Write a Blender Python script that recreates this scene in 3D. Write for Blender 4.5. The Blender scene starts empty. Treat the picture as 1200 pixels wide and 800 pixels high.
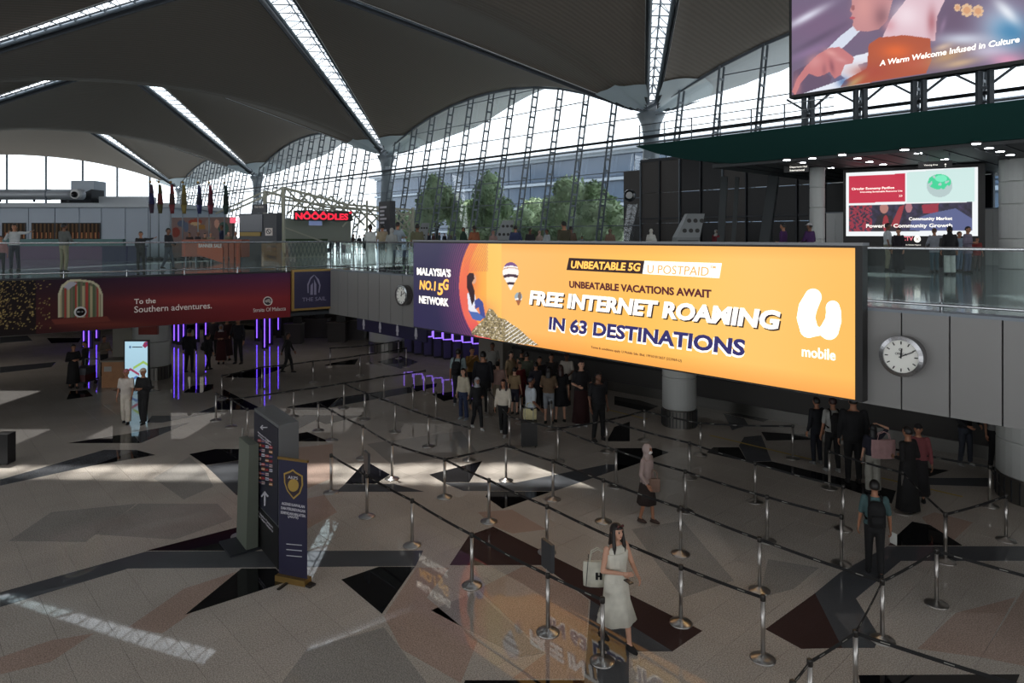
import bpy, math, random
import numpy as np
from mathutils import Vector, Matrix
random.seed(7)
SC = bpy.context.scene
COL = SC.collection
# ------------------------------------------------------------ camera
F, HOR, CAMZ = 800.0, 277.0, 6.0
cd = bpy.data.cameras.new('camera'); cam = bpy.data.objects.new('camera', cd); COL.objects.link(cam)
cam.location = (0, 0, CAMZ); cam.rotation_euler = (math.pi/2, 0, 0)
cd.lens = 24; cd.sensor_width = 36; cd.shift_y = -(400-HOR)/1200; cd.clip_end = 1500
SC.camera = cam
# ------------------------------------------------------------ world, sun, exposure
SKY_STRENGTH = 2.45
SUN_STRENGTH = 7.0
w = bpy.data.worlds.new('sky'); SC.world = w; w.use_nodes = True
nt = w.node_tree; bg = nt.nodes['Background']
tc = nt.nodes.new('ShaderNodeTexCoord'); sx = nt.nodes.new('ShaderNodeSeparateXYZ')
rp = nt.nodes.new('ShaderNodeValToRGB')
rp.color_ramp.elements[0].position = 0.0; rp.color_ramp.elements[0].color = (0.95, 0.98, 1.0, 1)
rp.color_ramp.elements[1].position = 0.9; rp.color_ramp.elements[1].color = (0.80, 0.90, 1.0, 1)
nt.links.new(tc.outputs['Generated'], sx.inputs[0]); nt.links.new(sx.outputs[2], rp.inputs[0])
nt.links.new(rp.outputs[0], bg.inputs['Color']); bg.inputs['Strength'].default_value = SKY_STRENGTH
sd = bpy.data.lights.new('sun', 'SUN'); so = bpy.data.objects.new('sun', sd); COL.objects.link(so)
sd.energy = SUN_STRENGTH; sd.angle = math.radians(1.2); sd.color = (1.0, .95, .88)
SUN_DIR = Vector((6.5, -5.8, -24.0))
so.rotation_euler = SUN_DIR.to_track_quat('-Z', 'Y').to_euler(); so.location = (0, 20, 60)
SC.view_settings.view_transform = 'Standard'; SC.view_settings.look = 'None'
SC.view_settings.gamma = 1; SC.view_settings.exposure = 0.0; SC.view_settings.use_curve_mapping = False
SC.cycles.transparent_max_bounces = 16; SC.cycles.max_bounces = 8
SC.cycles.use_denoising = True; SC.cycles.sample_clamp_indirect = 4.0
# ------------------------------------------------------------ helpers
TMP = bpy.data.scenes.new('workbench')
def evald(o, make):
    with bpy.context.temp_override(scene=TMP, view_layer=TMP.view_layers[0]):
        dg = bpy.context.evaluated_depsgraph_get(); return bpy.data.meshes.new_from_object(o.evaluated_get(dg))
def lin(c): return tuple((v/12.92 if v <= .04045 else ((v+.055)/1.055)**2.4) for v in (x/255.0 for x in c))
MATS = {}
def mat(name, rgb=(128,128,128), rough=.6, metal=0.0, emit=0.0, alpha=None, noise=0.0, nscale=8.0, bump=0.0, bscale=60.0, spec=.5, coat=0.0):
    """rgb in sRGB 0..255; noise = relative colour variation; position based so shared meshes differ"""
    if name in MATS: return MATS[name]
    m = bpy.data.materials.new(name); m.use_nodes = True; n = m.node_tree; b = n.nodes['Principled BSDF']
    c = lin(rgb) + (1,)
    b.inputs['Base Color'].default_value = c; b.inputs['Roughness'].default_value = rough; b.inputs['Metallic'].default_value = metal
    b.inputs['Specular IOR Level'].default_value = spec; b.inputs['Coat Weight'].default_value = coat
    if emit: b.inputs['Emission Color'].default_value = c; b.inputs['Emission Strength'].default_value = emit
    if noise or bump:
        g = n.nodes.new('ShaderNodeNewGeometry')
        if noise:
            t = n.nodes.new('ShaderNodeTexNoise'); t.inputs['Scale'].default_value = nscale; t.inputs['Detail'].default_value = 3
            n.links.new(g.outputs['Position'], t.inputs['Vector'])
            mr = n.nodes.new('ShaderNodeMapRange'); mr.inputs[1].default_value = .25; mr.inputs[2].default_value = .75
            mr.inputs[3].default_value = 1-noise; mr.inputs[4].default_value = 1+noise
            n.links.new(t.outputs['Fac'], mr.inputs[0])
            mx = n.nodes.new('ShaderNodeMix'); mx.data_type = 'RGBA'; mx.blend_type = 'MULTIPLY'; mx.inputs[0].default_value = 1
            mx.inputs[6].default_value = c; n.links.new(mr.outputs[0], mx.inputs[7]); n.links.new(mx.outputs[2], b.inputs['Base Color'])
        if bump:
            t2 = n.nodes.new('ShaderNodeTexNoise'); t2.inputs['Scale'].default_value = bscale
            n.links.new(g.outputs['Position'], t2.inputs['Vector'])
            bp = n.nodes.new('ShaderNodeBump'); bp.inputs['Strength'].default_value = bump; bp.inputs['Distance'].default_value = .01
            n.links.new(t2.outputs['Fac'], bp.inputs['Height']); n.links.new(bp.outputs[0], b.inputs['Normal'])
    MATS[name] = m; return m
def glass(name, tint=(.9,.97,1.0), refl=.06, haze=0.0, hcol=(.6,.7,.75)):
    if name in MATS: return MATS[name]
    m = bpy.data.materials.new(name); m.use_nodes = True; n = m.node_tree; n.nodes.remove(n.nodes['Principled BSDF'])
    out = n.nodes['Material Output']; tr = n.nodes.new('ShaderNodeBsdfTransparent'); tr.inputs[0].default_value = tint + (1,)
    gl = n.nodes.new('ShaderNodeBsdfGlossy'); gl.inputs['Roughness'].default_value = .02
    lw = n.nodes.new('ShaderNodeLayerWeight'); lw.inputs[0].default_value = .35
    ma = n.nodes.new('ShaderNodeMath'); ma.operation = 'MULTIPLY_ADD'; ma.inputs[1].default_value = .16; ma.inputs[2].default_value = refl
    n.links.new(lw.outputs['Fresnel'], ma.inputs[0])
    mx = n.nodes.new('ShaderNodeMixShader'); n.links.new(ma.outputs[0], mx.inputs[0])
    n.links.new(tr.outputs[0], mx.inputs[1]); n.links.new(gl.outputs[0], mx.inputs[2])
    last = mx
    if haze:
        df = n.nodes.new('ShaderNodeBsdfDiffuse'); df.inputs[0].default_value = hcol + (1,)
        m2 = n.nodes.new('ShaderNodeMixShader'); m2.inputs[0].default_value = haze
        n.links.new(mx.outputs[0], m2.inputs[1]); n.links.new(df.outputs[0], m2.inputs[2]); last = m2
    n.links.new(last.outputs[0], out.inputs[0]); MATS[name] = m; return m
def picture_mat(name, emit=1.0, rough=.4):
    m = bpy.data.materials.new(name); m.use_nodes = True; n = m.node_tree; b = n.nodes['Principled BSDF']
    a = n.nodes.new('ShaderNodeAttribute'); a.attribute_name = 'print'
    b.inputs['Roughness'].default_value = rough
    if emit:
        b.inputs['Base Color'].default_value = (.02,.02,.02,1)
        n.links.new(a.outputs['Color'], b.inputs['Emission Color']); b.inputs['Emission Strength'].default_value = emit
    else: n.links.new(a.outputs['Color'], b.inputs['Base Color'])
    return m
def G(px, py, z=0.0):                       # where the line of sight through a photo point meets height z
    Y = F*(CAMZ-z)/(py-HOR); return Vector(((px-600)/F*Y, Y, z))
def AT(px, Y, z): return Vector(((px-600)/F*Y, Y, z))
def ZY(py, Y): return CAMZ-(py-HOR)/F*Y
def wloc(o):
    v = Vector((0,0,0))
    while o is not None: v = v + o.location; o = o.parent
    return v
def tag(o, label=None, cat=None, group=None, kind=None):
    if label: o['label'] = label
    if cat: o['category'] = cat
    if group: o['group'] = group
    if kind: o['kind'] = kind
    return o
def empty(name, loc=(0,0,0), label=None, cat=None, group=None, kind=None):
    o = bpy.data.objects.new(name, None); COL.objects.link(o); o.location = loc; o.empty_display_size = .2
    return tag(o, label, cat, group, kind)
def link(name, me, parent=None, mats=None):
    if mats is not None:
        ix = np.zeros(len(me.polygons), 'i'); me.polygons.foreach_get('material_index', ix); me.materials.clear()
        for m in (mats if isinstance(mats, (list, tuple)) else [mats]): me.materials.append(m)
        me.polygons.foreach_set('material_index', np.minimum(ix, len(me.materials)-1))
    o = bpy.data.objects.new(name, me); COL.objects.link(o); o.parent = parent; return o
class MB:
    def __init__(s): s.v = []; s.f = []; s.mi = []; s.m = 0
    def add(s, vs, fs):
        k = len(s.v); s.v += [tuple(v) for v in vs]; s.f += [tuple(i+k for i in f) for f in fs]; s.mi += [s.m]*len(fs); return s
    def hexa(s, p):                          # 8 points: bottom ring 0-3, top ring 4-7
        return s.add(p, [(0,3,2,1),(4,5,6,7),(0,1,5,4),(1,2,6,5),(2,3,7,6),(3,0,4,7)])
    def box(s, c, d, rz=0.0):
        cx, cy, cz = c; a, b, h = d[0]/2, d[1]/2, d[2]/2; co, si = math.cos(rz), math.sin(rz)
        p = [(cx+x*co-y*si, cy+x*si+y*co, cz+z) for z in (-h, h) for x, y in ((-a,-b),(a,-b),(a,b),(-a,b))]
        return s.hexa(p)
    def bar(s, p0, p1, wd, ht=None, up=(0,0,1)):
        p0 = Vector(p0); p1 = Vector(p1); ht = ht or wd; d = (p1-p0).normalized(); u = Vector(up)
        if abs(d.dot(u)) > .98: u = Vector((1,0,0))
        r = d.cross(u).normalized(); u = r.cross(d).normalized(); r *= wd/2; u *= ht/2
        return s.hexa([p0-r-u, p0+r-u, p1+r-u, p1-r-u, p0-r+u, p0+r+u, p1+r+u, p1-r+u])
    def tube(s, p0, p1, r0, r1=None, n=8, caps=True):
        p0 = Vector(p0); p1 = Vector(p1); r1 = r0 if r1 is None else r1; d = (p1-p0).normalized()
        u = Vector((0,0,1)) if abs(d.z) < .95 else Vector((1,0,0)); a = d.cross(u).normalized(); b = d.cross(a).normalized()
        vs = [p+(a*math.cos(t)+b*math.sin(t))*r for p, r in ((p0,r0),(p1,r1)) for t in [2*math.pi*i/n for i in range(n)]]
        fs = [(i, (i+1)%n, n+(i+1)%n, n+i) for i in range(n)]
        if caps: fs += [tuple(reversed(range(n))), tuple(range(n, 2*n))]
        return s.add(vs, fs)
    def lathe(s, prof, c=(0,0,0), n=16):
        cx, cy, cz = c; vs = [(cx+r*math.cos(2*math.pi*i/n), cy+r*math.sin(2*math.pi*i/n), cz+z) for r, z in prof for i in range(n)]
        fs = [(k*n+i, k*n+(i+1)%n, (k+1)*n+(i+1)%n, (k+1)*n+i) for k in range(len(prof)-1) for i in range(n)]
        fs += [tuple(reversed(range(n))), tuple(range((len(prof)-1)*n, len(prof)*n))]
        return s.add(vs, fs)
    def loft(s, rings, n=14):                # rings of (center, rx, ry [,ripple])
        vs = []
        for c, rx, ry, *q in rings:
            for i in range(n):
                t = 2*math.pi*i/n; k = 1+(q[0]*math.sin(t*q[1]) if q else 0); vs.append((c[0]+rx*k*math.cos(t), c[1]+ry*k*math.sin(t), c[2]))
        m = len(rings); fs = [(k*n+i, k*n+(i+1)%n, (k+1)*n+(i+1)%n, (k+1)*n+i) for k in range(m-1) for i in range(n)]
        fs += [tuple(reversed(range(n))), tuple(range((m-1)*n, m*n))]
        return s.add(vs, fs)
    def ball(s, c, r, n=12, m=8):
        c = Vector(c); rx, ry, rz = r if isinstance(r, (tuple, list)) else (r, r, r)
        vs = [(c.x, c.y, c.z-rz)]+[(c.x+rx*math.sin(math.pi*j/m)*math.cos(2*math.pi*i/n), c.y+ry*math.sin(math.pi*j/m)*math.sin(2*math.pi*i/n), c.z-rz*math.cos(math.pi*j/m)) for j in range(1, m) for i in range(n)]+[(c.x, c.y, c.z+rz)]
        fs = [(0, 1+(i+1)%n, 1+i) for i in range(n)]
        fs += [(1+j*n+i, 1+j*n+(i+1)%n, 1+(j+1)*n+(i+1)%n, 1+(j+1)*n+i) for j in range(m-2) for i in range(n)]
        e = len(vs)-1; fs += [(e, 1+(m-2)*n+i, 1+(m-2)*n+(i+1)%n) for i in range(n)]
        return s.add(vs, fs)
    def cap(s, p0, p1, r0, r1=None, n=10):   # closed capsule
        r1 = r0 if r1 is None else r1
        s.tube(p0, p1, r0, r1, n); s.ball(p0, r0, n, 6); s.ball(p1, r1, n, 6); return s
    def prism(s, pts, z0, z1):
        n = len(pts); a = sum(pts[i][0]*pts[(i+1)%n][1]-pts[(i+1)%n][0]*pts[i][1] for i in range(n))
        if a < 0: pts = list(reversed(pts))
        return s.add([(p[0],p[1],z0) for p in pts]+[(p[0],p[1],z1) for p in pts], [tuple(reversed(range(n))), tuple(range(n,2*n))]+[(i,(i+1)%n,n+(i+1)%n,n+i) for i in range(n)])
    def mesh(s, name, off=(0,0,0), smooth=False):
        me = bpy.data.meshes.new(name); ox, oy, oz = off
        me.from_pydata([(x-ox, y-oy, z-oz) for x, y, z in s.v], [], s.f); me.polygons.foreach_set('material_index', s.mi)
        if smooth: me.polygons.foreach_set('use_smooth', [True]*len(s.f))
        me.update(); return me
    def build(s, name, mats, parent=None, smooth=False, label=None, cat=None, group=None, kind=None, origin=None):
        if parent is not None: off = wloc(parent); loc = (0,0,0)
        else:
            if origin is None:
                a = np.array(s.v); off = Vector((a[:,0].mean(), a[:,1].mean(), a[:,2].min()))
            else: off = Vector(origin)
            loc = off
        o = link(name, s.mesh(name, off, smooth), parent, mats); o.location = loc
        return tag(o, label, cat, group, kind)
def copy_tree(o, parent=None):
    kids = [c for c in o.children]; c = o.copy(); COL.objects.link(c); c.parent = parent
    for k in kids: copy_tree(k, c)
    return c
class Board:
    """a flat vertical board: origin point P (x,y), unit direction d to its right as seen, facing camera side"""
    def __init__(s, p0, p1):
        s.p = Vector((p0[0], p0[1])); e = Vector((p1[0], p1[1])); s.L = (e-s.p).length; s.d = (e-s.p)/s.L; s.n = Vector((s.d.y, -s.d.x))
    def pt(s, u, z, out=0.0): q = s.p+s.d*u+s.n*out; return Vector((q.x, q.y, z))
    def px(s, x, y):                          # photo point -> (u, z) on the board
        k = (x-600)/F; t = (s.p.x-k*s.p.y)/(k*s.d.y-s.d.x); Y = s.p.y+s.d.y*t; return t, ZY(y, Y)
    def slab(s, mb, u0, u1, z0, z1, out0=0.0, out1=.05):
        return mb.hexa([s.pt(u0,z0,out1), s.pt(u1,z0,out1), s.pt(u1,z0,out0), s.pt(u0,z0,out0), s.pt(u0,z1,out1), s.pt(u1,z1,out1), s.pt(u1,z1,out0), s.pt(u0,z1,out0)])
    def poly(s, mb, pxs, out0, out1, isuv=False):
        q = pxs if isuv else [s.px(*p) for p in pxs]; n = len(q)
        a = sum(q[i][0]*q[(i+1)%n][1]-q[(i+1)%n][0]*q[i][1] for i in range(n))
        if a < 0: q = q[::-1]
        vs = [s.pt(u,z,out1) for u,z in q]+[s.pt(u,z,out0) for u,z in q]
        return mb.add(vs, [tuple(range(n)), tuple(reversed(range(n,2*n)))]+[(i, n+i, n+(i+1)%n, (i+1)%n) for i in range(n)])
    def text(s, body, x0, ytl, ybl, x1, m, parent, out=.06, name='lettering', bold=0.0, shear=0.0, dy=None, depth=.006):
        """fit lettering so its box runs from photo (x0,ytl)-(x0,ybl) at the left to x1 at the right, level on the board"""
        c = bpy.data.curves.new(name, 'FONT'); c.body = body; c.size = 1; c.offset = bold; c.shear = shear; c.extrude = .01; c.resolution_u = 3
        t = bpy.data.objects.new('t', c); TMP.collection.objects.link(t)
        me = evald(t, 0); bpy.data.objects.remove(t); bpy.data.curves.remove(c)
        a = np.zeros(len(me.vertices)*3); me.vertices.foreach_get('co', a); a = a.reshape(-1,3)
        mn, mx = a.min(0), a.max(0); u0, zt = s.px(x0, ytl); _, zb = s.px(x0, ybl); u1, _z = s.px(x1, ytl)
        U = u0+(a[:,0]-mn[0])/(mx[0]-mn[0])*(u1-u0); Z = zb+(a[:,1]-mn[1])/(mx[1]-mn[1])*(zt-zb)
        O = out+(a[:,2]-mn[2])/(mx[2]-mn[2])*depth
        w_ = wloc(parent) if parent is not None else Vector((0,0,0))
        co = np.stack([s.p.x+s.d.x*U+s.n.x*O-w_.x, s.p.y+s.d.y*U+s.n.y*O-w_.y, Z-w_.z], 1)
        me.vertices.foreach_set('co', co.ravel()); me.update(); me.name = name
        return link(name, me, parent, m)
    def picture(s, name, u0, u1, z0, z1, nu, nz, func, m, parent, out=.05, **kw):
        """a printed or shown picture: a fine grid of points, each with its own print colour, func(X,Y)->rgb 0..255 in photo points"""
        U, Z = np.meshgrid(np.linspace(u0,u1,nu), np.linspace(z0,z1,nz)); U = U.ravel(); Z = Z.ravel()
        wx = s.p.x+s.d.x*U+s.n.x*out; wy = s.p.y+s.d.y*U+s.n.y*out
        rgb = np.clip(func(600+F*wx/wy, HOR-(Z-CAMZ)*F/wy), 0, 255)/255.0
        rgb = np.where(rgb <= .04045, rgb/12.92, ((rgb+.055)/1.055)**2.4)
        w_ = wloc(parent) if parent is not None else Vector((0,0,0))
        vs = np.stack([wx-w_.x, wy-w_.y, Z-w_.z], 1)
        i, j = np.meshgrid(np.arange(nu-1), np.arange(nz-1)); k = (j*nu+i).ravel()
        fs = np.stack([k, k+1, k+nu+1, k+nu], 1)
        me = bpy.data.meshes.new(name); me.from_pydata(vs.tolist(), [], fs.tolist())
        at = me.color_attributes.new('print', 'FLOAT_COLOR', 'POINT'); at.data.foreach_set('color', np.concatenate([rgb, np.ones((len(rgb),1))], 1).astype('f').ravel())
        me.update(); return tag(link(name, me, parent, m), **kw)
# painting helpers for pictures (X,Y arrays of photo points)
def inpoly(X, Y, pts):
    r = np.zeros(X.shape, bool); n = len(pts)
    for i in range(n):
        x0, y0 = pts[i]; x1, y1 = pts[(i+1)%n]
        if y0 == y1: continue
        c = ((y0 > Y) != (y1 > Y)) & (X < (x1-x0)*(Y-y0)/(y1-y0)+x0); r ^= c
    return r
def inell(X, Y, cx, cy, rx, ry): return ((X-cx)/rx)**2+((Y-cy)/ry)**2 < 1
def put(C, mask, rgb, a=1.0): C[mask] = C[mask]*(1-a)+np.array(rgb, float)*a
def blob(C, X, Y, cx, cy, rx, ry, rgb, a=1.0, rot=0.0, hard=1.0):
    dx, dy = X-cx, Y-cy; co, si = math.cos(rot), math.sin(rot); q = ((dx*co+dy*si)/rx)**2+((-dx*si+dy*co)/ry)**2
    k = (np.exp(-q**hard*1.2)*a)[:,None]; C[:] = C*(1-k)+np.array(rgb, float)*k
def noise2(X, Y, s, seed=0):
    v = 0
    for k in range(1, 4): v = v+np.sin(X/s*k*2.1+seed*k+1.7*np.sin(Y/s*k*1.3+seed))*np.cos(Y/s*k*1.9+seed*2+1.3*np.sin(X/s*k*.9))/k
    return v
U_ = Vector((-.6794, .7338)); N_ = Vector((.7338, .6794))          # along the hall (away to the back), and towards its glass side
def UN(s, p, z=0.0): q = U_*s+N_*p; return Vector((q.x, q.y, z))
def to_sp(x, y): return -.6794*x+.7338*y, .7338*x+.6794*y
MEZ = 4.7; MZB = 3.06
# ============================================================ FLOOR
def stone_mat(name, rgb, speck=.36, rough=.025, tile=.65, var=.03, spec=.36):
    m = mat(name, rgb, rough=rough, spec=spec); n = m.node_tree; b = n.nodes['Principled BSDF']; L = n.links.new
    g = n.nodes.new('ShaderNodeNewGeometry')
    def N(k): return n.nodes.new('ShaderNode'+k)
    t = N('TexNoise'); t.inputs['Scale'].default_value = 55; t.inputs['Detail'].default_value = 3; L(g.outputs['Position'], t.inputs['Vector'])
    mr = N('MapRange'); mr.inputs[1].default_value=.36; mr.inputs[2].default_value=.64; mr.inputs[3].default_value=1-speck; mr.inputs[4].default_value=1+speck; L(t.outputs['Fac'], mr.inputs[0])
    t3 = N('TexNoise'); t3.inputs['Scale'].default_value = .7; L(g.outputs['Position'], t3.inputs['Vector'])
    mr3 = N('MapRange'); mr3.inputs[1].default_value=.3; mr3.inputs[2].default_value=.7; mr3.inputs[3].default_value=.93; mr3.inputs[4].default_value=1.07; L(t3.outputs['Fac'], mr3.inputs[0])
    # each slab slightly its own tone
    rot = N('VectorRotate'); rot.rotation_type = 'Z_AXIS'; rot.inputs['Angle'].default_value = -math.atan2(U_.y, U_.x); L(g.outputs['Position'], rot.inputs['Vector'])
    sn = N('VectorMath'); sn.operation = 'SNAP'; sn.inputs[1].default_value = (tile, tile, 50); L(rot.outputs[0], sn.inputs[0])
    wn = N('TexWhiteNoise'); L(sn.outputs[0], wn.inputs['Vector'])
    mr2 = N('MapRange'); mr2.inputs[3].default_value=1-var; mr2.inputs[4].default_value=1+var; L(wn.outputs['Value'], mr2.inputs[0])
    m1 = N('Math'); m1.operation='MULTIPLY'; L(mr.outputs[0], m1.inputs[0]); L(mr2.outputs[0], m1.inputs[1])
    m2 = N('Math'); m2.operation='MULTIPLY'; L(m1.outputs[0], m2.inputs[0]); L(mr3.outputs[0], m2.inputs[1])
    mx = N('Mix'); mx.data_type='RGBA'; mx.blend_type='MULTIPLY'; mx.inputs[0].default_value=1; mx.inputs[6].default_value=lin(rgb)+(1,); L(m2.outputs[0], mx.inputs[7]); L(mx.outputs[2], b.inputs['Base Color'])
    return m
M_beige = stone_mat('granite_beige', (182,174,165))
M_pink = stone_mat('granite_pink', (174,152,140))
M_grey = stone_mat('granite_grey', (154,150,145))
M_slate = stone_mat('granite_slate', (84,86,90), speck=.08)
M_black = stone_mat('granite_black', (20,20,23), speck=.08, rough=.025)
M_wine = stone_mat('granite_wine', (72,56,54), speck=.08, rough=.025)
M_grout = mat('grout', (66,60,56), .7)
MB().prism([(-75,-3),(60,-3),(60,45),(0,80),(-120,160),(-140,100)], -.3, -.02).build('floor', M_grout, kind='structure', origin=(0,0,-.3))
FLOOR = bpy.data.objects['floor']
T = .65; gap = .004
tiles = []
for i in range(-80, 130):
    for j in range(-70, 46):
        c = UN((i+.5)*T, (j+.5)*T)
        if c.y < 6.6 or c.y > 46: continue
        px = 600+F*c.x/c.y
        if px < -110 or px > 1310: continue
        tiles.append((c.y, c))
tiles.sort(key=lambda t: t[0])
h_ = T/2-gap/2
def tile_mb(c, mb):
    return mb.prism([tuple((c.xy+U_*a*h_+N_*b*h_)) for a, b in ((-1,-1),(1,-1),(1,1),(-1,1))], -.019, 0)
tm = None
for _, c in tiles[:290]:
    if tm is None:
        mb = MB(); tile_mb(Vector((0,0,0)), mb); tm = mb.mesh('floor_tile'); tm.materials.append(M_beige)
    o = bpy.data.objects.new('floor_tile', tm); COL.objects.link(o); o.parent = FLOOR; o.location = (c.x, c.y, .3)
mb = MB()
for _, c in tiles[290:]: tile_mb(c, mb)
mb.build('floor_tiling', M_beige, FLOOR, kind='stuff')
def farfloor():
    mb = MB(); mb.prism([(-75,44),(45,44),(0,80),(-120,160),(-140,100)], -.019, 0)
    mb.build('far_paving', M_beige, FLOOR)
farfloor()
INL = [ # (material, photo outline)
 (M_slate,[(0,694),(172,646),(496,645),(487,663),(150,666),(0,711)]),
 (M_black,[(172,645),(277,618),(281,628),(266,645)]),
 (M_black,[(217,720),(283,666),(323,666),(338,681)]),
 (M_black,[(400,679),(444,664),(486,664),(447.5,719)]),
 (M_wine,[(527,662),(635,662),(692,703),(788,763),(823,739),(578,617),(550,627)]),
 (M_slate,[(692,703),(684,806),(737,806),(737,763),(788,763)]),
 (M_wine,[(897,737),(955,695),(987,759),(939,760)]),
 (M_slate,[(955,695),(984,671),(1040,640),(1215,640),(1215,657),(1056,657),(1003,701),(1030,745),(1025,759),(987,759)]),
 (M_black,[(1048,630),(1069,611),(1090,615),(1128,639),(1041,639)]),
 (M_black,[(1006,791),(1195,790),(1186,812),(1010,812)]),
 (M_black,[(545,797),(685,797),(684,812),(540,812)]),
 (M_black,[(503,556),(565,540),(550,565),(519,565)]),
 (M_slate,[(519,565.3),(604,565.5),(711,544),(738,545),(712,554),(649,575.4),(543,575)]),
 (M_black,[(569,582),(573,575.6),(645,576),(589,596)]),
 (M_black,[(404,567),(425,544),(432,542),(457,556),(440,566.7)]),
 (M_slate,[(394,576),(404,567.3),(462,566.9),(497,576)]),
 (M_black,[(337,517),(339,510),(360,506),(385,517)]),
 (M_slate,[(337,502),(337,494),(357,486),(384,486.5),(370,492),(350,502)]),
 (M_black,[(384,486.6),(425,487),(382,497),(370,492)]),
 (M_black,[(336,477),(375,470),(398,465.3),(382,480),(344,480)]),
 (M_slate,[(399,465.3),(450,458),(480,453),(487,459),(385,477.6)]),
 (M_black,[(481,452.8),(512,449),(511,453),(488,458.8)]),
 (M_black,[(222,532),(252,526),(281,526),(281,539),(241,545)]),
 (M_slate,[(241,545.3),(281,539.3),(281,580),(277,580)]),
 (M_slate,[(0,562),(122,527),(160,527),(110,545),(0,569)]),
 (M_black,[(110,545),(160,527.2),(182,533)]),
 (M_slate,[(165,519),(155,507),(222,495)]),
 (M_black,[(80,519),(155,507.3),(164.5,519)]),
 (M_slate,[(172,495),(178,487),(222,487),(252,476),(252,483),(230,487),(190,495)]),
 (M_black,[(215,460),(225,452),(250,450),(250,456),(235,460)]),
 (M_black,[(250,480),(262,456),(303,477),(300,480)]),
 (M_black,[(262,442),(285,434),(340,428),(300,443)]),
 (M_black,[(78,468),(82,458),(102,457),(109,464)]),
 (M_slate,[(0,395),(32,393),(38,399),(0,402)]),
 (M_black,[(55,396),(95,396),(92,401),(60,402)]),
 (M_slate,[(0,430),(66,424),(60,430),(0,437)]),
 (M_slate,[(130,457),(140,455),(190,457),(150,463)]),
 (M_black,[(390,425),(420,420),(416,427),(380,428)]),
 (M_slate,[(442,424),(470,417),(490,424),(470,432)]),
 (M_black,[(506,462),(535,458),(548,464),(520,470)]),
 (M_black,[(848,484),(920,485),(894,494),(876,490)]),
 (M_slate,[(848,484.3),(872,490.2),(877,498),(858,504)]),
 (M_black,[(828,530),(836,524),(866,524),(876,541)]),
 (M_slate,[(866,522),(872,512),(892,510),(904,540),(876,541)]),
 (M_black,[(877,541.4),(904,540.4),(1050,575),(1045,590),(960,562)]),
 (M_black,[(892,506),(960,510),(950,515),(898,516)]),
 (M_black,[(711,517),(720,500),(738,494),(738,517)]),
 (M_black,[(722,525),(768,525),(784,530),(722,552)]),
 (M_black,[(720,464),(750,469),(772,476),(756,482),(720,474)]),
 (M_black,[(1085,548),(1112,551),(1090,558),(1062,556)]),
 (M_slate,[(1080,560),(1160,560),(1160,570),(1090,568)]),
 (M_pink,[(150,735),(215,690),(283,668),(250,700),(190,742)]),
 (M_pink,[(0,770),(60,750),(110,742),(60,775),(0,790)]),
 (M_pink,[(450,722),(488,665),(526,665),(500,700),(560,750),(540,800),(470,760)]),
 (M_pink,[(560,690),(612,664),(634,664),(690,703),(684,795),(600,795),(640,765)]),
 (M_pink,[(330,590),(380,580),(395,600),(350,625)]),
 (M_pink,[(560,600),(600,597),(640,620),(600,625),(578,616)]),
 (M_grey,[(505,715),(558,693),(638,765),(610,770)]),
 (M_grey,[(330,800),(360,760),(450,735),(500,800)]),
 (M_grey,[(60,600),(160,590),(100,635),(10,634)]),
 (M_grey,[(110,626),(162,590),(255,590),(272,608),(205,632)]),
 (M_grey,[(740,620),(800,610),(860,680),(800,700)]),
 (M_grey,[(900,655),(960,665),(930,690),(890,700)]),
 (M_pink,[(1110,640),(1140,612),(1095,600),(1080,606)]),
 (M_pink,[(1150,770),(1200,690),(1200,780)]),
 (M_pink,[(1075,760),(1120,718),(1190,700),(1150,770)]),
 (M_grey,[(180,560),(222,535),(240,550),(250,570),(215,585)]),
 (M_pink,[(290,530),(390,520),(390,560),(340,580)]),
 (M_grey,[(430,520),(540,505),(560,530),(460,545)]),
]
for m_, poly in INL:
    low = m_ in (M_pink, M_grey)
    pts = [G(*p).xy for p in poly]
    MB().prism([tuple(p) for p in pts], 0.0, .0015 if low else .003).build('stone_inlay', m_, FLOOR)
def tape(a, b, lab):
    p, q = G(*a), G(*b); mb = MB(); mb.bar((p.x,p.y,.005), (q.x,q.y,.005), .07, .003); mb.build('floor_tape', mat('yellow_tape',(170,140,40),.6), label=lab, cat='floor tape', group='yellow tape lines')
tape((832,510),(958,540), 'yellow tape line on the floor beside the round white column')
tape((1033,560),(1128,582), 'yellow tape line on the floor behind the women queueing')
tape((712,480),(758,491), 'short yellow tape line behind the largest queue group')
# ============================================================ ROOF
SA, PA = to_sp(11, 54)
LS, LP = 38.4, 48.0
ZC, RISE, ARCH = 15.4, 11.0, 4.7
def zab(a, b):                        # height over a bay: straight up the diagonals, arched along the sides, eased at the valleys
    r = max(abs(a), abs(b), 1e-4); t = min(abs(a), abs(b))/r; e = .94
    g = 1-r if r < e else (1-e)-(r-e)+(r-e)**2/(2*(1-e))
    return ZC+RISE*g+ARCH*r*(1-t**2.1)
def roofz(s, p):
    return zab(((s-SA)/LS) % 1.0*2-1, ((p-PA)/LP) % 1.0*2-1)
M_soff = mat('roof_soffit', (104,95,87), .75)
n = M_soff.node_tree; b_ = n.nodes['Principled BSDF']          # fine ribs of the soffit battens
g_ = n.nodes.new('ShaderNodeNewGeometry'); r_ = n.nodes.new('ShaderNodeVectorRotate'); r_.rotation_type='Z_AXIS'; r_.inputs['Angle'].default_value = -math.atan2(U_.y, U_.x)
n.links.new(g_.outputs['Position'], r_.inputs['Vector']); wv = n.nodes.new('ShaderNodeTexWave'); wv.inputs['Scale'].default_value = 1.0; wv.bands_direction='X'
n.links.new(r_.outputs[0], wv.inputs['Vector']); bp_ = n.nodes.new('ShaderNodeBump'); bp_.inputs['Strength'].default_value=.35; bp_.inputs['Distance'].default_value=.06
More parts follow.
